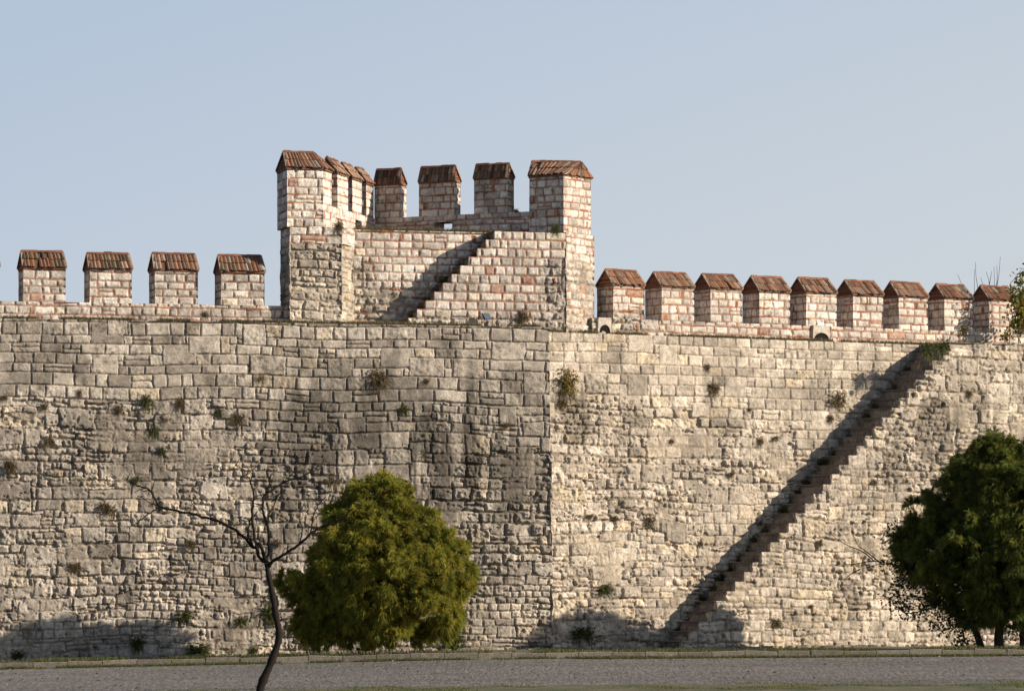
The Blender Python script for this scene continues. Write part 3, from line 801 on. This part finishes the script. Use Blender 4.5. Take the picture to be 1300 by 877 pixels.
def tube(mb, pts, radii, col, sides=6):
    pts = np.array(pts, float); radii = np.array(radii, float); n = len(pts)
    d = np.gradient(pts, axis=0); d /= np.linalg.norm(d, axis=1)[:, None] + 1e-9
    ref = np.array((.31, .87, .2)); a = np.cross(d, ref); a /= np.linalg.norm(a, axis=1)[:, None]; b = np.cross(d, a)
    an = np.arange(sides) * 2 * pi / sides
    V = pts[:, None, :] + radii[:, None, None] * (np.cos(an)[None, :, None] * a[:, None, :] + np.sin(an)[None, :, None] * b[:, None, :])
    Q = []
    for i in range(n - 1):
        for j in range(sides):
            Q.append((i * sides + j, i * sides + (j + 1) % sides, (i + 1) * sides + (j + 1) % sides, (i + 1) * sides + j))
    mb.add(V.reshape(-1, 3), Q, None, col)
def smooth_path(pts, k=5):
    pts = np.array(pts, float); n = len(pts)
    P = np.vstack([2 * pts[0] - pts[1], pts, 2 * pts[-1] - pts[-2]]); out = []
    for i in range(1, n):
        p0, p1, p2, p3 = P[i - 1], P[i], P[i + 1], P[i + 2]
        for t in np.linspace(0, 1, k, endpoint=False):
            out.append(.5 * ((2 * p1) + (-p0 + p2) * t + (2 * p0 - 5 * p1 + 4 * p2 - p3) * t * t + (-p0 + 3 * p1 - 3 * p2 + p3) * t ** 3))
    out.append(pts[-1]); return np.array(out)

GREEN = [(.10, .115, .035), (.07, .09, .03), (.13, .13, .05)]
DRY = [(.25, .19, .11), (.20, .16, .09), (.14, .12, .06), (.16, .10, .06)]
YEL = [(.36, .23, .03), (.22, .17, .06), (.15, .14, .05), (.12, .11, .05)]
def pick(pal, n, rng, v=.25):
    p = np.array(pal)[rng.integers(0, len(pal), n)]; return p * rng.uniform(1 - v, 1 + v, (n, 1))
def weed_mesh(kind, seed):
    rng = np.random.default_rng(seed); mb = MB()
    pal = {'green': GREEN, 'dry': DRY, 'yellow': YEL}[kind]
    n = 150 if kind != 'yellow' else 60
    base = np.clip(rng.normal(size=(n, 3)), -1.7, 1.7) * np.array((.20, .06, .07))
    d = rng.normal(size=(n, 3)); d[:, 1] = -np.abs(d[:, 1]) * .8; d[:, 2] += .35; d /= np.linalg.norm(d, axis=1)[:, None]
    blades(mb, base, d, rng.uniform(.5, 1.1, n), rng.uniform(.03, .07, n), pick(pal, n, rng), .8, rng)
    m_ = 220 if kind == 'yellow' else 120
    P = np.clip(rng.normal(size=(m_, 3)), -1.3, 1.3) * np.array((.40, .22, .34)) + np.array((0, -.25, .1))
    leaves(mb, P, rng.uniform(.12, .26, m_), pick(pal, m_, rng), rng)
    return mb
wm = {}
def wmesh(kind, i):
    if (kind, i) not in wm:
        o = weed_mesh(kind, 2000 + i * 7 + len(kind)).build('weed_plant', M_LEAF)
        me = o.data; bpy.data.objects.remove(o); wm[(kind, i)] = me
    return wm[(kind, i)]
wrng = random.Random(3)
def weed(px, py, size, kind, where, label, group=None, cat='weed', name='weed_plant'):
    """where: plane of the masonry the weed grows out of"""
    P, U, N, bt = {'L': (C0, UL, NL, 1), 'R': (C0, UR, NR, 1), 'S': (PS, UR, NR, 0), 'T': (PT, UL, NL, 0), 'T2': (PT2, UL, NL, 0), 'PR': (PR, UR, NR, 0), 'PL': (PL, UL, NL, 0)}[where]
    s = hit(px, P, U); p = P + U * s; z = zof(py, p[1])
    p = p + N * (bt * .35 * (1 - (z - ZB) / (ZL - ZB)) - .02)
    o = bpy.data.objects.new(name, wmesh(kind, wrng.randrange(5))); COL.objects.link(o)
    k = 1.25 * size * p[1] / F
    o.location = (p[0], p[1], z); k *= wrng.uniform(.65, 1.3); o.scale = (k * wrng.uniform(.7, 1.3), k * .8, k * wrng.uniform(.7, 1.4))
    o.rotation_euler = (0, wrng.uniform(-.3, .3), math.atan2(N[0], -N[1]))
    tag(o, label, cat, group); return o
LD = 'small dry brown weed tuft rooted between stones of the grey wall left of the corner'
LG = 'small dark green weed tuft rooted between stones of the grey wall left of the corner'
RDl = 'small brown weed tuft rooted between stones of the pale wall between corner and long stair'
SGl = 'dark green weed growing in the shade on a step of the long outside stair'
BLl = 'weed clump at the foot of the wall left of the bushy pine'
for (x, y, s) in [(228, 512, 8), (100, 500, 9), (55, 516, 8), (150, 520, 7), (12, 592, 13), (207, 532, 8), (300, 532, 8), (480, 482, 12), (541, 484, 10), (135, 646, 10), (240, 690, 9), (60, 560, 6), (420, 610, 7), (640, 540, 6), (95, 720, 8), (350, 690, 7), (5, 505, 8), (330, 480, 6)]:
    weed(x, y, s, 'dry', 'L', LD, 'dry weeds on the grey wall')
for (x, y, s) in [(205, 572, 8), (512, 520, 7), (535, 576, 6), (195, 548, 6), (278, 524, 6), (170, 610, 6), (310, 690, 8)]:
    weed(x, y, s, 'green', 'L', LG, 'green weeds on the grey wall')
weed(185, 510, 11, 'green', 'L', 'round dark green weed on the grey wall below the third merlon from the left', None)
for (x, y, s) in [(172, 816, 11), (232, 782, 12), (305, 788, 12), (340, 776, 12), (250, 826, 14), (20, 832, 14), (375, 790, 11), (120, 822, 8), (320, 826, 11)]:
    weed(x, y, s, 'green', 'L', BLl, 'weeds at the foot of the grey wall')
weed(718, 487, 24, 'yellow', 'R', 'bushy yellow-flecked plant hanging on the pale wall just right of the corner', None, 'plant', 'wall_plant')
weed(712, 512, 12, 'dry', 'R', 'dry brown plant beneath the yellow-flecked one beside the corner', None, 'plant', 'wall_plant')
for (x, y, s) in [(745, 656, 6), (777, 658, 6), (820, 662, 7), (897, 466, 8), (905, 494, 9), (950, 520, 6), (1062, 507, 9), (1052, 531, 8), (963, 560, 6), (960, 664, 7), (925, 602, 6), (885, 690, 6), (850, 560, 5), (983, 556, 6)]:
    weed(x, y, s, 'dry', 'R', RDl, 'brown weeds on the pale wall')
weed(762, 748, 10, 'green', 'R', 'green weed low on the pale wall, above the weed nearest its foot', None)
weed(733, 804, 13, 'green', 'R', 'wide green weed at the foot of the pale wall just right of the corner', None)
for k, s in [(29, 10), (27, 12), (25, 9), (22, 12), (20, 9), (19, 14), (17, 12), (16, 10), (14, 16), (12, 11), (11, 15), (10, 11), (9, 14), (8, 11), (7, 14), (6, 11), (5, 14), (3, 13), (2, 10), (24, 11)]:
    p = OS + UR * (k * run) - NR * 1.35
    o = bpy.data.objects.new('weed_plant', wmesh('green' if k % 3 else 'dry', k % 5)); COL.objects.link(o)
    q = s * .032; o.scale = (q, q, q * .8); o.location = (p[0], p[1], z_b + k * rise + .05); o.rotation_euler = (0, 0, -.5 + k)
    tag(o, SGl, 'weed', 'weeds on the long stair')
for k in range(1, 11):
    p = OT + UL * (k * run2) - NL * (.55 + .2 * (k % 2))
    o = bpy.data.objects.new('weed_plant', wmesh('green' if k % 2 else 'dry', k % 5)); COL.objects.link(o)
    q = .30 + .10 * ((k * 7) % 3); o.scale = (q, q, q * .7); o.location = (p[0], p[1], zb2 + k * rise2 + .04); o.rotation_euler = (0, 0, k)
    tag(o, 'dark weed growing in the shade on a step of the short tower stair', 'weed', 'weeds on the tower stair')
for (x, y, s) in [(1165, 462, 7), (1160, 500, 7), (1110, 612, 8), (1150, 520, 6), (1040, 690, 6), (1030, 770, 5), (1230, 500, 7), (985, 790, 7)]:
    weed(x, y, s, 'dry', 'S', 'small brown weed on the rough stair side right of the long stair', 'brown weeds on the stair side')
# plants along the wall tops
weed(1196, 441, 15, 'green', 'S', 'leafy green plant spilling over the head of the long stair', None, 'plant', 'wall_plant')
weed(1178, 445, 10, 'green', 'S', 'green plant left of the leafy one at the head of the long stair', None, 'plant', 'wall_plant')
weed(1222, 420, 7, 'yellow', 'PR', 'thin yellow-green sprig against the last full merlon', None, 'plant', 'wall_plant')
weed(260, 400, 12, 'dry', 'L', 'dry grass tuft on the ledge between third and fourth merlon', None)
weed(430, 287, 7, 'dry', 'T', 'dry grass tuft on top of the left pier base of the tower', None)
weed(705, 291, 6, 'green', 'T', 'green tuft at the foot of the right tower pier', None)
weed(655, 268, 6, 'dry', 'T2', 'tiny twiggy plant on the tower parapet left of the right pier', None)
weed(664, 402, 12, 'dry', 'T', 'dry weed at the foot of the tower stair wall', None)
weed(575, 812, 22, 'green', 'L', 'dark green low bush at the wall foot right of the pine', None, 'bush', 'low_bush')

# grass on ledges and verge: nobody could count it
def grass_strip(name, fpos, n, L, pal, seed, label, w=.012, up=1.0):
    rng = np.random.default_rng(seed); mb = MB()
    base, dens = fpos(rng, n)
    base = base[dens]; m_ = len(base)
    d = rdir(rng, m_, up, .45)
    blades(mb, base, d, rng.uniform(L[0], L[1], m_), np.full(m_, w), pick(pal, m_, rng), .4, rng)
    o = mb.build(name, M_LEAF); tag(o, label, 'grass', None, 'stuff'); return o
def ledge(P, U, N, a, b, z, depth, thr, seed):
    def f(rng, n):
        s = rng.uniform(a, b, n); v = rng.uniform(0.02, depth, n)
        k = fbm(s / .8, v / .8, seed, 3) > thr
        return np.stack([P[0] + U[0] * s - N[0] * v, P[1] + U[1] * s - N[1] * v, np.full(n, z - .03)], -1), k
    return f
DG = [(.20, .16, .09), (.14, .12, .06), (.10, .10, .04), (.24, .20, .12)]
grass_strip('ledge_grass', ledge(C0, UL, NL, -LW, -.2, ZL, .35, .40, 11), 16000, (.08, .24), DG, 31, 'short dry grass along the ledge top of the grey wall')
grass_strip('ledge_grass', ledge(C0, UR, NR, .1, sr1, ZR, .35, .38, 12), 17000, (.08, .26), DG, 32, 'short dry grass along the ledge top of the pale wall')
grass_strip('platform_grass', ledge(PT2, UL, NL, hit(452, PT2, UL), hit(640, PT2, UL), ZF, .5, .36, 13), 5500, (.08, .28), DG, 33, 'dry grass on the tower platform')
# verge
def verge(d0, d1, x0, x1, thr, seed, road=False, sc=1.2):
    def f(rng, n):
        x = rng.uniform(x0, x1, n); d = rng.uniform(d0, d1, n); y = KD(x) + d
        z = (road_z(x, y) - .03) if road else ZT(x)
        k = fbm(x / sc, y / (sc * .5), seed, 3) > thr
        return np.stack([x, y, z], -1), k
    return f
GG = [(.10, .13, .03), (.07, .10, .025), (.14, .15, .05), (.16, .14, .07)]
grass_strip('verge_grass', verge(.15, 2.2, -20, 22, .48, 21), 26000, (.05, .2), GG, 41, 'patchy grass behind the kerb at the wall foot', .015)
grass_strip('roadside_grass', verge(-.75, -.03, -20, 22, .46, 22, True, .8), 40000, (.07, .17), GG, 42, 'thin strip of short grass between kerb and road', .015)
grass_strip('foreground_grass', verge(-19.5, -14.3, -20, 20, .50, 23, True, 1.7), 60000, (.03, .09), [(.12, .15, .03), (.09, .12, .025), (.17, .19, .05), (.14, .14, .05)], 43, 'short green grass along the near side of the road', .014)
# scraps of rubble at the foot and on the ledges
mb = MB(); rng = np.random.default_rng(9)
for i in range(420):
    onR = rng.random() < .5
    if onR: s = rng.uniform(0, sr1 * .5 if rng.random() < .7 else sr1); p = C0 + UR * s + NR * (.37 + rng.uniform(0, .5) + (SW if s > x_bot else 0))
    else: s = rng.uniform(-LW, 0); p = C0 + UL * s + NL * (.37 + rng.uniform(0, .6))
    r = rng.uniform(.03, .11); v = rng.normal(size=(8, 3)) * .12 + np.array([(a, b, c) for a in (-1, 1) for b in (-1, 1) for c in (-1, 1)]) * .6
    v = v * r * np.array((1.2, 1, .7)) + np.array((p[0], p[1], float(ZT(p[0])) + r * .3))
    mb.add(v, [(0, 1, 3, 2), (4, 6, 7, 5), (0, 4, 5, 1), (2, 3, 7, 6), (0, 2, 6, 4), (1, 5, 7, 3)], None, np.array((.42, .37, .30)) * rng.uniform(.7, 1.1))
lt = MB()
for i in range(420):
    x = rng.uniform(-20, 20); y = float(KD(x)) - .8 - 14 * rng.random(); r = rng.uniform(.012, .04)
    v = np.array([(-1, -1, 0), (1, -1, 0), (1, 1, 0), (-1, 1, 0), (-.6, -.6, 1), (.6, -.6, 1), (.6, .6, 1), (-.6, .6, 1)]) * r * rng.uniform(.7, 1.3, 3) + np.array((x, y, float(road_z(x, y))))
    c = np.array([(.30, .28, .26), (.10, .085, .07), (.30, .20, .10)][rng.integers(0, 3)])
    lt.add(v, [(0, 1, 5, 4), (1, 2, 6, 5), (2, 3, 7, 6), (3, 0, 4, 7), (4, 5, 6, 7)], None, c)
tag(lt.build('gravel', M_STONE, smooth=False), 'loose pebbles and fallen leaves scattered over the grey road', 'gravel', None, 'stuff')
rb_ = mb.build('rubble', M_STONE, smooth=False); tag(rb_, 'scattered stone scraps along the foot of the wall', 'rubble', None, 'stuff')

# ---------------- pines
def pine(name, label, px_c, Y, blobs, trunks, ntuft, seed, pal, nl=(.13, .26), tuft_n=34, extra=None, per=14, shrink=.87):
    base = np.array(((px_c - 650) / F * Y, Y, float(ZT((px_c - 650) / F * Y))))
    root = empty(name, tuple(base), label, 'tree')
    rng = np.random.default_rng(seed)
    B = []
    for (x, y, rx, ry, dy_) in blobs:
        YY = Y + dy_; B.append(((x - 650) / F * YY, YY, zof(y, YY), rx * Y / F, ry * Y / F))
    B = np.array(B); B[:, 3:] *= shrink
    vol = B[:, 3] ** 2 * B[:, 4]; pr = vol ** .75; pr /= pr.sum()
    ncl = ntuft // per
    idx = rng.choice(len(B), ncl * 3, p=pr)
    d = rng.normal(size=(ncl * 3, 3)); d[:, 2] += .1; d /= np.linalg.norm(d, axis=1)[:, None]
    rad = np.stack([B[idx][:, 3], B[idx][:, 3], B[idx][:, 4]], -1)
    Cc = B[idx][:, :3] + d * rad * rng.uniform(.80, 1.06, ncl * 3)[:, None]
    inside = np.zeros(len(Cc), bool)
    for b in B:
        q = (Cc - b[:3]) / np.array((b[3], b[3], b[4])); inside |= (np.sum(q * q, 1) < .62)
    keep = np.nonzero(~inside)[0][:ncl]; Cc = Cc[keep]; cd = d[keep]; ncl = len(Cc)
    cr = rng.uniform(.12, .34, ncl)
    dd = rng.normal(size=(ncl * per, 3)); dd /= np.linalg.norm(dd, axis=1)[:, None]
    dd = dd + np.repeat(cd, per, 0) * .8; dd[:, 2] += .25; dd /= np.linalg.norm(dd, axis=1)[:, None]
    P = np.repeat(Cc, per, 0) + dd * (np.repeat(cr, per) * rng.uniform(.35, 1, ncl * per))[:, None]
    # sparse inner foliage so the heart of the crown is filled with shade
    ni = ntuft // 4; i2 = rng.choice(len(B), ni, p=pr); d2 = rng.normal(size=(ni, 3)); d2 /= np.linalg.norm(d2, axis=1)[:, None]
    P2 = B[i2][:, :3] + d2 * np.stack([B[i2][:, 3], B[i2][:, 3], B[i2][:, 4]], -1) * rng.uniform(.35, .82, ni)[:, None]
    P = np.concatenate([P, P2]); d = np.concatenate([dd, d2]); n = len(P)
    cb = np.concatenate([np.repeat(rng.uniform(.65, 1.3, ncl), per), np.full(ni, .85)])
    ax = d + np.array((0, 0, .25)) + rng.normal(size=(n, 3)) * .2; ax /= np.linalg.norm(ax, axis=1)[:, None]
    tcol = pick(pal, n, rng, .12) * cb[:, None]
    k = tuft_n
    base_ = np.repeat(P, k, 0); axx = np.repeat(ax, k, 0)
    tpos = rng.uniform(-.5, .5, n * k)
    L = np.repeat(rng.uniform(nl[0], nl[1], n), k) * rng.uniform(.7, 1.1, n * k)
    base_ = base_ + axx * (tpos * L * .8)[:, None]
    nd = axx * .9 + rng.normal(size=(n * k, 3)) * .42; nd /= np.linalg.norm(nd, axis=1)[:, None]
    cols = np.repeat(tcol, k, 0) * rng.uniform(.8, 1.2, (n * k, 1))
    mb = MB(); blades(mb, base_, nd, L, np.full(n * k, .017), cols, .9, rng)
    mb.build('crown', M_LEAF, root)
    tb = MB()
    for path, r0, r1 in trunks:
        pts = [((x - 650) / F * (Y + o_), Y + o_, zof(y, Y + o_)) for x, y, o_ in path]
        sp = smooth_path(pts, 6); tube(tb, sp, np.linspace(r0, r1, len(sp)), (.07, .05, .038), 7)
    # limbs reaching into the lobes
    st = np.array([(trunks[0][0][-1][0] - 650) / F * Y, Y, zof(trunks[0][0][-1][1], Y)])
    for b in B:
        e = b[:3]; mid_ = (st + e) / 2 + rng.normal(size=3) * .15; mid_[2] -= .1
        sp = smooth_path([st, mid_, e], 5); tube(tb, sp, np.linspace(.06, .015, len(sp)), (.07, .05, .038), 5)
        for _ in range(6):
            dd = rng.normal(size=3); dd /= np.linalg.norm(dd); f_ = e + dd * np.array((b[3], b[3], b[4])) * .95
            sp = smooth_path([e, (e + f_) / 2 + rng.normal(size=3) * .06, f_], 3); tube(tb, sp, np.linspace(.018, .006, len(sp)), (.075, .055, .04), 4)
    tb.build('trunk', M_BARK, root)
    if extra: extra(root, rng)
    return root
PPAL = [(.31, .29, .045), (.26, .26, .042), (.36, .31, .048), (.21, .225, .038)]
blobs1 = [(485, 655, 50, 45, 0), (465, 690, 60, 50, -.6), (530, 698, 46, 36, -.4), (500, 735, 75, 60, -.9), (560, 730, 40, 48, -.3), (430, 735, 55, 50, -.5), (395, 740, 42, 34, .1), (545, 775, 40, 38, -.6), (480, 785, 55, 30, -.6),
          (430, 780, 40, 26, -.2), (395, 785, 30, 22, .3), (430, 665, 28, 24, .3), (574, 718, 28, 30, .1), (470, 630, 26, 22, .1), (492, 622, 20, 18, 0), (536, 668, 24, 22, 0), (440, 800, 40, 20, -.3), (500, 800, 50, 16, -.5), (545, 800, 26, 14, -.4), (400, 805, 26, 14, .2), (505, 700, 60, 60, .9), (450, 720, 60, 60, 1.0)]
def lowbits(root, rng): pass
pine('pine_tree', 'bushy round pine with golden-green needles in front of the wall left of the corner', 470, 132.5, blobs1,
     [([(468, 826, 0), (466, 805, 0), (472, 770, 0)], .11, .07), ([(462, 826, .2), (455, 800, .2), (440, 770, .2)], .06, .04)], 9000, 51, PPAL, (.15, .27), 30)
blobs2 = [(1262, 610, 62, 50, 0), (1215, 640, 42, 40, -.3), (1290, 640, 70, 65, -1.0), (1235, 690, 75, 60, -1.0), (1175, 665, 32, 34, -.2), (1190, 700, 50, 42, -.5), (1158, 690, 26, 24, -.1), (1168, 722, 22, 16, 0), (1300, 700, 80, 70, -1.4), (1350, 660, 70, 80, -.5), (1225, 745, 50, 30, -.5),
          (1285, 755, 60, 34, -.8), (1350, 730, 75, 55, -.8), (1310, 600, 60, 45, -.1), (1360, 610, 55, 50, 0), (1270, 680, 80, 80, 1.2), (1400, 680, 50, 70, 0), (1260, 580, 30, 24, 0), (1245, 775, 34, 18, -.2)]
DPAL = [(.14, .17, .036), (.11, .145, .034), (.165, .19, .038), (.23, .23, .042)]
def right_twigs(root, rng):
    tb = MB(); Y = 136.6
    def pt(x, y, o): return ((x - 650) / F * (Y + o), Y + o, zof(y, Y + o))
    P = []
    paths = [[(1200, 745, 0), (1160, 722, -.3), (1120, 716, -.4), (1092, 722, -.5)], [(1150, 720, -.3), (1110, 712, -.5), (1075, 716, -.6), (1062, 700, -.6)], [(1120, 716, -.4), (1100, 700, -.3), (1088, 690, -.2), (1080, 668, -.2)],
             [(1200, 760, 0), (1170, 758, -.2), (1130, 752, -.3), (1105, 740, -.3)], [(1190, 770, 0), (1150, 778, 0), (1135, 762, 0), (1118, 772, 0)], [(1092, 722, -.5), (1078, 730, -.5), (1068, 742, -.5)],
             [(1180, 700, 0), (1150, 690, 0), (1140, 670, 0), (1128, 655, 0)], [(1160, 722, -.3), (1150, 738, -.3), (1138, 742, -.3), (1112, 730, -.3)], [(1215, 780, 0), (1190, 790, 0), (1170, 782, 0)], [(1110, 712, -.5), (1095, 700, -.5), (1072, 690, -.5), (1055, 678, -.4)]]
    for i, pa in enumerate(paths):
        sp = smooth_path([pt(*p) for p in pa], 6); tube(tb, sp, np.linspace(.022, .006, len(sp)), (.05, .038, .03), 5)
        if i not in (1, 2, 5, 9):
            for q in sp[: int(len(sp) * .7)]:
                for _ in range(20): P.append(q + rng.normal(size=3) * np.array((.2, .2, .16)))
    for cx_, cy_, rx_, ry_, m_ in [(1150, 705, 18, 16, 260), (1165, 735, 22, 14, 260), (1180, 765, 26, 16, 300), (1215, 795, 26, 14, 260), (1130, 680, 10, 12, 70), (1290, 800, 20, 14, 160), (1225, 815, 14, 8, 100)]:
        q = rng.normal(size=(m_, 3)) * np.array((rx_ * .024 * .6, .35, ry_ * .024 * .6)) + np.array(pt(cx_, cy_, -.1))
        P += list(q)
        for _ in range(16):
            e = np.array(pt(cx_, cy_, 0)); f_ = e + rng.normal(size=3) * np.array((rx_, rx_, ry_)) * .018
            tube(tb, smooth_path([np.array(pt(1215, 760, 0)) * .35 + e * .65, e, f_], 3), np.linspace(.009, .004, 7), (.05, .038, .03), 4)
    tb.build('bare_branches', M_BARK, root)
    lb = MB(); P = np.array(P); leaves(lb, P, rng.uniform(.07, .15, len(P)), pick([(.07, .075, .03), (.05, .06, .022), (.10, .09, .04)], len(P), rng), rng, .6)
    lb.build('leaves', M_LEAF, root)
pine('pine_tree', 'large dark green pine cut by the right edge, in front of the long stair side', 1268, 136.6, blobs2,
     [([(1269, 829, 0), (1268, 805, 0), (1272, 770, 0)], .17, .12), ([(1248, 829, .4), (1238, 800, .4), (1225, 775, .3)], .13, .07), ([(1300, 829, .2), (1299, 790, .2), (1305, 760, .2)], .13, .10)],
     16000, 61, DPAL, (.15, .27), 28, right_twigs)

# ---------------- bare sapling in front
Yt = 112.5
def tp(x, y, o=0): return ((x - 650) / F * (Yt + o), Yt + o, zof(y, Yt + o))
sap = empty('bare_tree', (tp(328, 886)[0], Yt, float(road_z(tp(328, 886)[0], Yt)) - .03), 'slender leafless dark tree leaning beside the road, left of the pine', 'tree')
tb = MB(); BK = (.024, .019, .016)
tr = smooth_path([tp(326, 892), tp(332, 868), tp(345, 838), tp(354, 808), tp(350, 780), tp(346, 755), tp(341, 730), tp(338, 712)], 6)
tube(tb, tr, np.linspace(.115, .06, len(tr)) * (1 + .10 * np.sin(np.arange(len(tr)) * 1.1) + .10 * np.sin(np.arange(len(tr)) * 2.7 + 1)), BK, 9)
tb.build('trunk', M_BARK, sap)
tb = MB(); brr = np.random.default_rng(77)
br = [([(338, 714, 0), (330, 690, .1), (322, 695, .2), (310, 682, .3), (285, 665, .3), (255, 655, .4), (225, 648, .4), (203, 642, .5), (190, 622, .5), (180, 618, .5), (165, 612, .6)], .035, .008),
      ([(338, 714, 0), (330, 708, 0), (325, 690, -.1), (320, 655, -.2), (322, 630, -.2), (318, 610, -.3)], .035, .01),
      ([(338, 714, 0), (341, 700, .1), (340, 670, .1), (334, 650, .1), (335, 630, .2), (345, 622, .2), (360, 612, .3), (380, 606, .3), (396, 598, .4)], .032, .008),
      ([(341, 720, 0), (346, 712, -.1), (360, 704, -.2), (380, 690, -.3), (395, 677, -.4), (410, 668, -.4), (425, 664, -.5), (445, 659, -.5)], .032, .007),
      ([(340, 670, .1), (341, 655, .1), (348, 640, .2), (352, 630, .2), (362, 622, .3)], .015, .005), ([(322, 695, .2), (315, 675, .1), (320, 655, 0)], .015, .01),
      ([(203, 642, .5), (190, 638, .5), (178, 630, .5)], .012, .004), ([(205, 642, .5), (185, 655, .4), (172, 665, .4), (160, 670, .3)], .012, .004), ([(395, 677, -.4), (398, 655, -.5), (405, 640, -.5), (412, 632, -.5)], .014, .004),
      ([(318, 610, -.3), (310, 598, -.3), (300, 590, -.3)], .010, .003), ([(318, 612, -.3), (322, 596, -.3), (330, 588, -.2)], .010, .003), ([(360, 612, .3), (372, 600, .3), (384, 588, .3)], .009, .003), ([(345, 622, .2), (342, 608, .2), (350, 596, .1)], .010, .003),
      ([(380, 690, -.3), (384, 672, -.3), (380, 655, -.2), (386, 640, -.2)], .012, .004), ([(396, 598, .4), (405, 596, .4), (410, 588, .4)], .007, .003), ([(255, 655, .4), (245, 640, .4), (240, 628, .3)], .009, .003), ([(165, 612, .6), (158, 606, .6)], .006, .003)]
for pa, r0_, r1_2 in br:
    pts = [tp(*p) for p in pa]; sp = smooth_path(pts, 6)
    sp = sp + brr.normal(size=sp.shape) * .008
    tube(tb, sp, np.linspace(r0_ * 1.45, r1_2 * 2.2, len(sp)), BK, 6)
    for q in range(len(sp) // 2):
        i = brr.integers(2, len(sp)); d = brr.normal(size=3) * .16 + np.array((0, 0, .10))
        if r0_ < .02: d *= .6
        tube(tb, smooth_path([sp[i], sp[i] + d * .55 + brr.normal(size=3) * .02, sp[i] + d], 3), np.linspace(.013, .006, 7), BK, 4)
tb.build('branches', M_BARK, sap)

# ---------------- shrub with yellowing leaves at the far right on the wall walk, and bare shoots behind
def shrub(name, label, px, Yc, py0, stems, clumps, pal, seed, lsize=(.09, .18)):
    rng = np.random.default_rng(seed)
    b = XY(px, Yc); root = empty(name, (b[0], b[1], ZR), label, 'shrub')
    tb = MB(); P = []
    for pa in stems:
        sp = smooth_path([((x - 650) / F * (Yc + o), Yc + o, zof(y, Yc + o)) for x, y, o in pa], 6)
        tube(tb, sp, np.linspace(.014, .006, len(sp)), (.09, .07, .05), 5)
    tb.build('stems', M_BARK, root)
    if clumps:
        lb = MB()
        for cx_, cy_, rx_, ry_, m_ in clumps:
            q = rng.normal(size=(m_, 3)) * np.array((rx_ * .026 * .55, .25, ry_ * .026 * .55)) + np.array(((cx_ - 650) / F * Yc, Yc, zof(cy_, Yc)))
            P.append(q)
        P = np.concatenate(P); leaves(lb, P, rng.uniform(*lsize, len(P)), pick(pal, len(P), rng), rng, .7)
        lb.build('leaves', M_LEAF, root)
    return root
Ysh = (PR + UR * hit(1290, PR, UR))[1] - 1.3
shrub('yellow_shrub', 'shrub with yellowing leaves on the wall walk at the right edge', 1293, Ysh, 433,
      [[(1293, 436, 0), (1292, 400, 0), (1296, 360, 0), (1300, 340, 0)], [(1296, 436, 0), (1286, 410, 0), (1283, 370, 0)], [(1288, 374, 0), (1282, 362, .1), (1290, 352, .1), (1297, 342, 0)], [(1300, 436, 0), (1310, 390, 0), (1305, 345, 0)], [(1281, 437, 0), (1282, 415, 0), (1278, 390, 0)]],
      [(1290, 385, 10, 14, 150), (1291, 410, 12, 14, 170), (1303, 395, 12, 26, 260), (1285, 367, 6, 4, 40), (1295, 352, 8, 10, 70), (1280, 425, 10, 8, 60), (1318, 400, 12, 30, 250)],
      [(.42, .29, .03), (.16, .17, .04), (.10, .12, .04), (.22, .19, .05), (.08, .09, .03)], 91)
Yb = (PR + UR * hit(1245, PR, UR))[1] + 2.2
shrub('bare_shrub', 'thin bare upright shoots rising behind the merlons near the right edge', 1245, Yb, 400,
      [[(1238, 420, 0), (1237, 380, 0), (1237, 342, 0)], [(1245, 420, 0), (1242, 372, 0), (1239, 350, 0), (1238.5, 333, 0)], [(1236, 410, .1), (1225, 372, .1), (1216, 349, .1)], [(1256, 420, 0), (1262, 372, 0), (1262, 338, 0)], [(1262, 420, 0), (1265, 370, 0), (1268, 350, 0), (1270, 326, 0)],
       [(1255, 400, .2), (1256, 362, .2), (1252, 345, .2)], [(1256, 362, .2), (1259, 344, .2)], [(1265, 365, 0), (1266, 352, 0), (1265.5, 337, 0)], [(1250, 400, .1), (1248, 365, .1), (1245, 352, .1)]], None, DRY, 92)

# ---------------- floodlight at the foot of the tower
Pf = pT(617.5); zf_ = zof(404, Pf[1])
fl = empty('floodlight', (Pf[0] + NL[0] * .25, Pf[1] + NL[1] * .25, ZL), 'small dark floodlight tilted on the ledge below the tower stair wall', 'lamp')
bpy.context.view_layer.update()
fr = xyz_frame(Pf + NL * .25, UL, NL)
mb = MB()
def box_in(mb, frm, a0, a1, b0, b1, z0, z1, col, tilt=0, lean=0):
    V = [frm(a + lean * (z - z0), b + tilt * (z - z0), z) for z in (z0, z1) for b in (b0, b1) for a in (a0, a1)]
    mb.add(V, [(0, 1, 5, 4), (2, 6, 7, 3), (0, 4, 6, 2), (1, 3, 7, 5), (4, 5, 7, 6), (0, 2, 3, 1)], None, col)
box_in(mb, fr, -.12, .12, -.04, .03, zf_ - .06, zf_ + .13, (.03, .03, .032), tilt=.5, lean=-.45)
mb.build('housing', M_BARK, fl, smooth=False)
mb = MB(); box_in(mb, fr, -.105, .105, -.052, -.042, zf_ - .045, zf_ + .115, (.18, .22, .28), tilt=.5, lean=-.45)
m, n, l, b_ = mat_new('lamp_glass'); b_.inputs['Base Color'].default_value = (.12, .15, .2, 1); b_.inputs['Roughness'].default_value = .15
mb.build('glass', m, fl, smooth=False)
mb = MB()
for s_ in (-.14, .13): box_in(mb, fr, s_, s_ + .012, .0, .03, ZL, zf_ + .02, (.04, .04, .04))
box_in(mb, fr, -.16, .16, -.05, .08, ZL - .02, ZL + .015, (.04, .04, .04))
mb.build('bracket', M_BARK, fl, smooth=False)
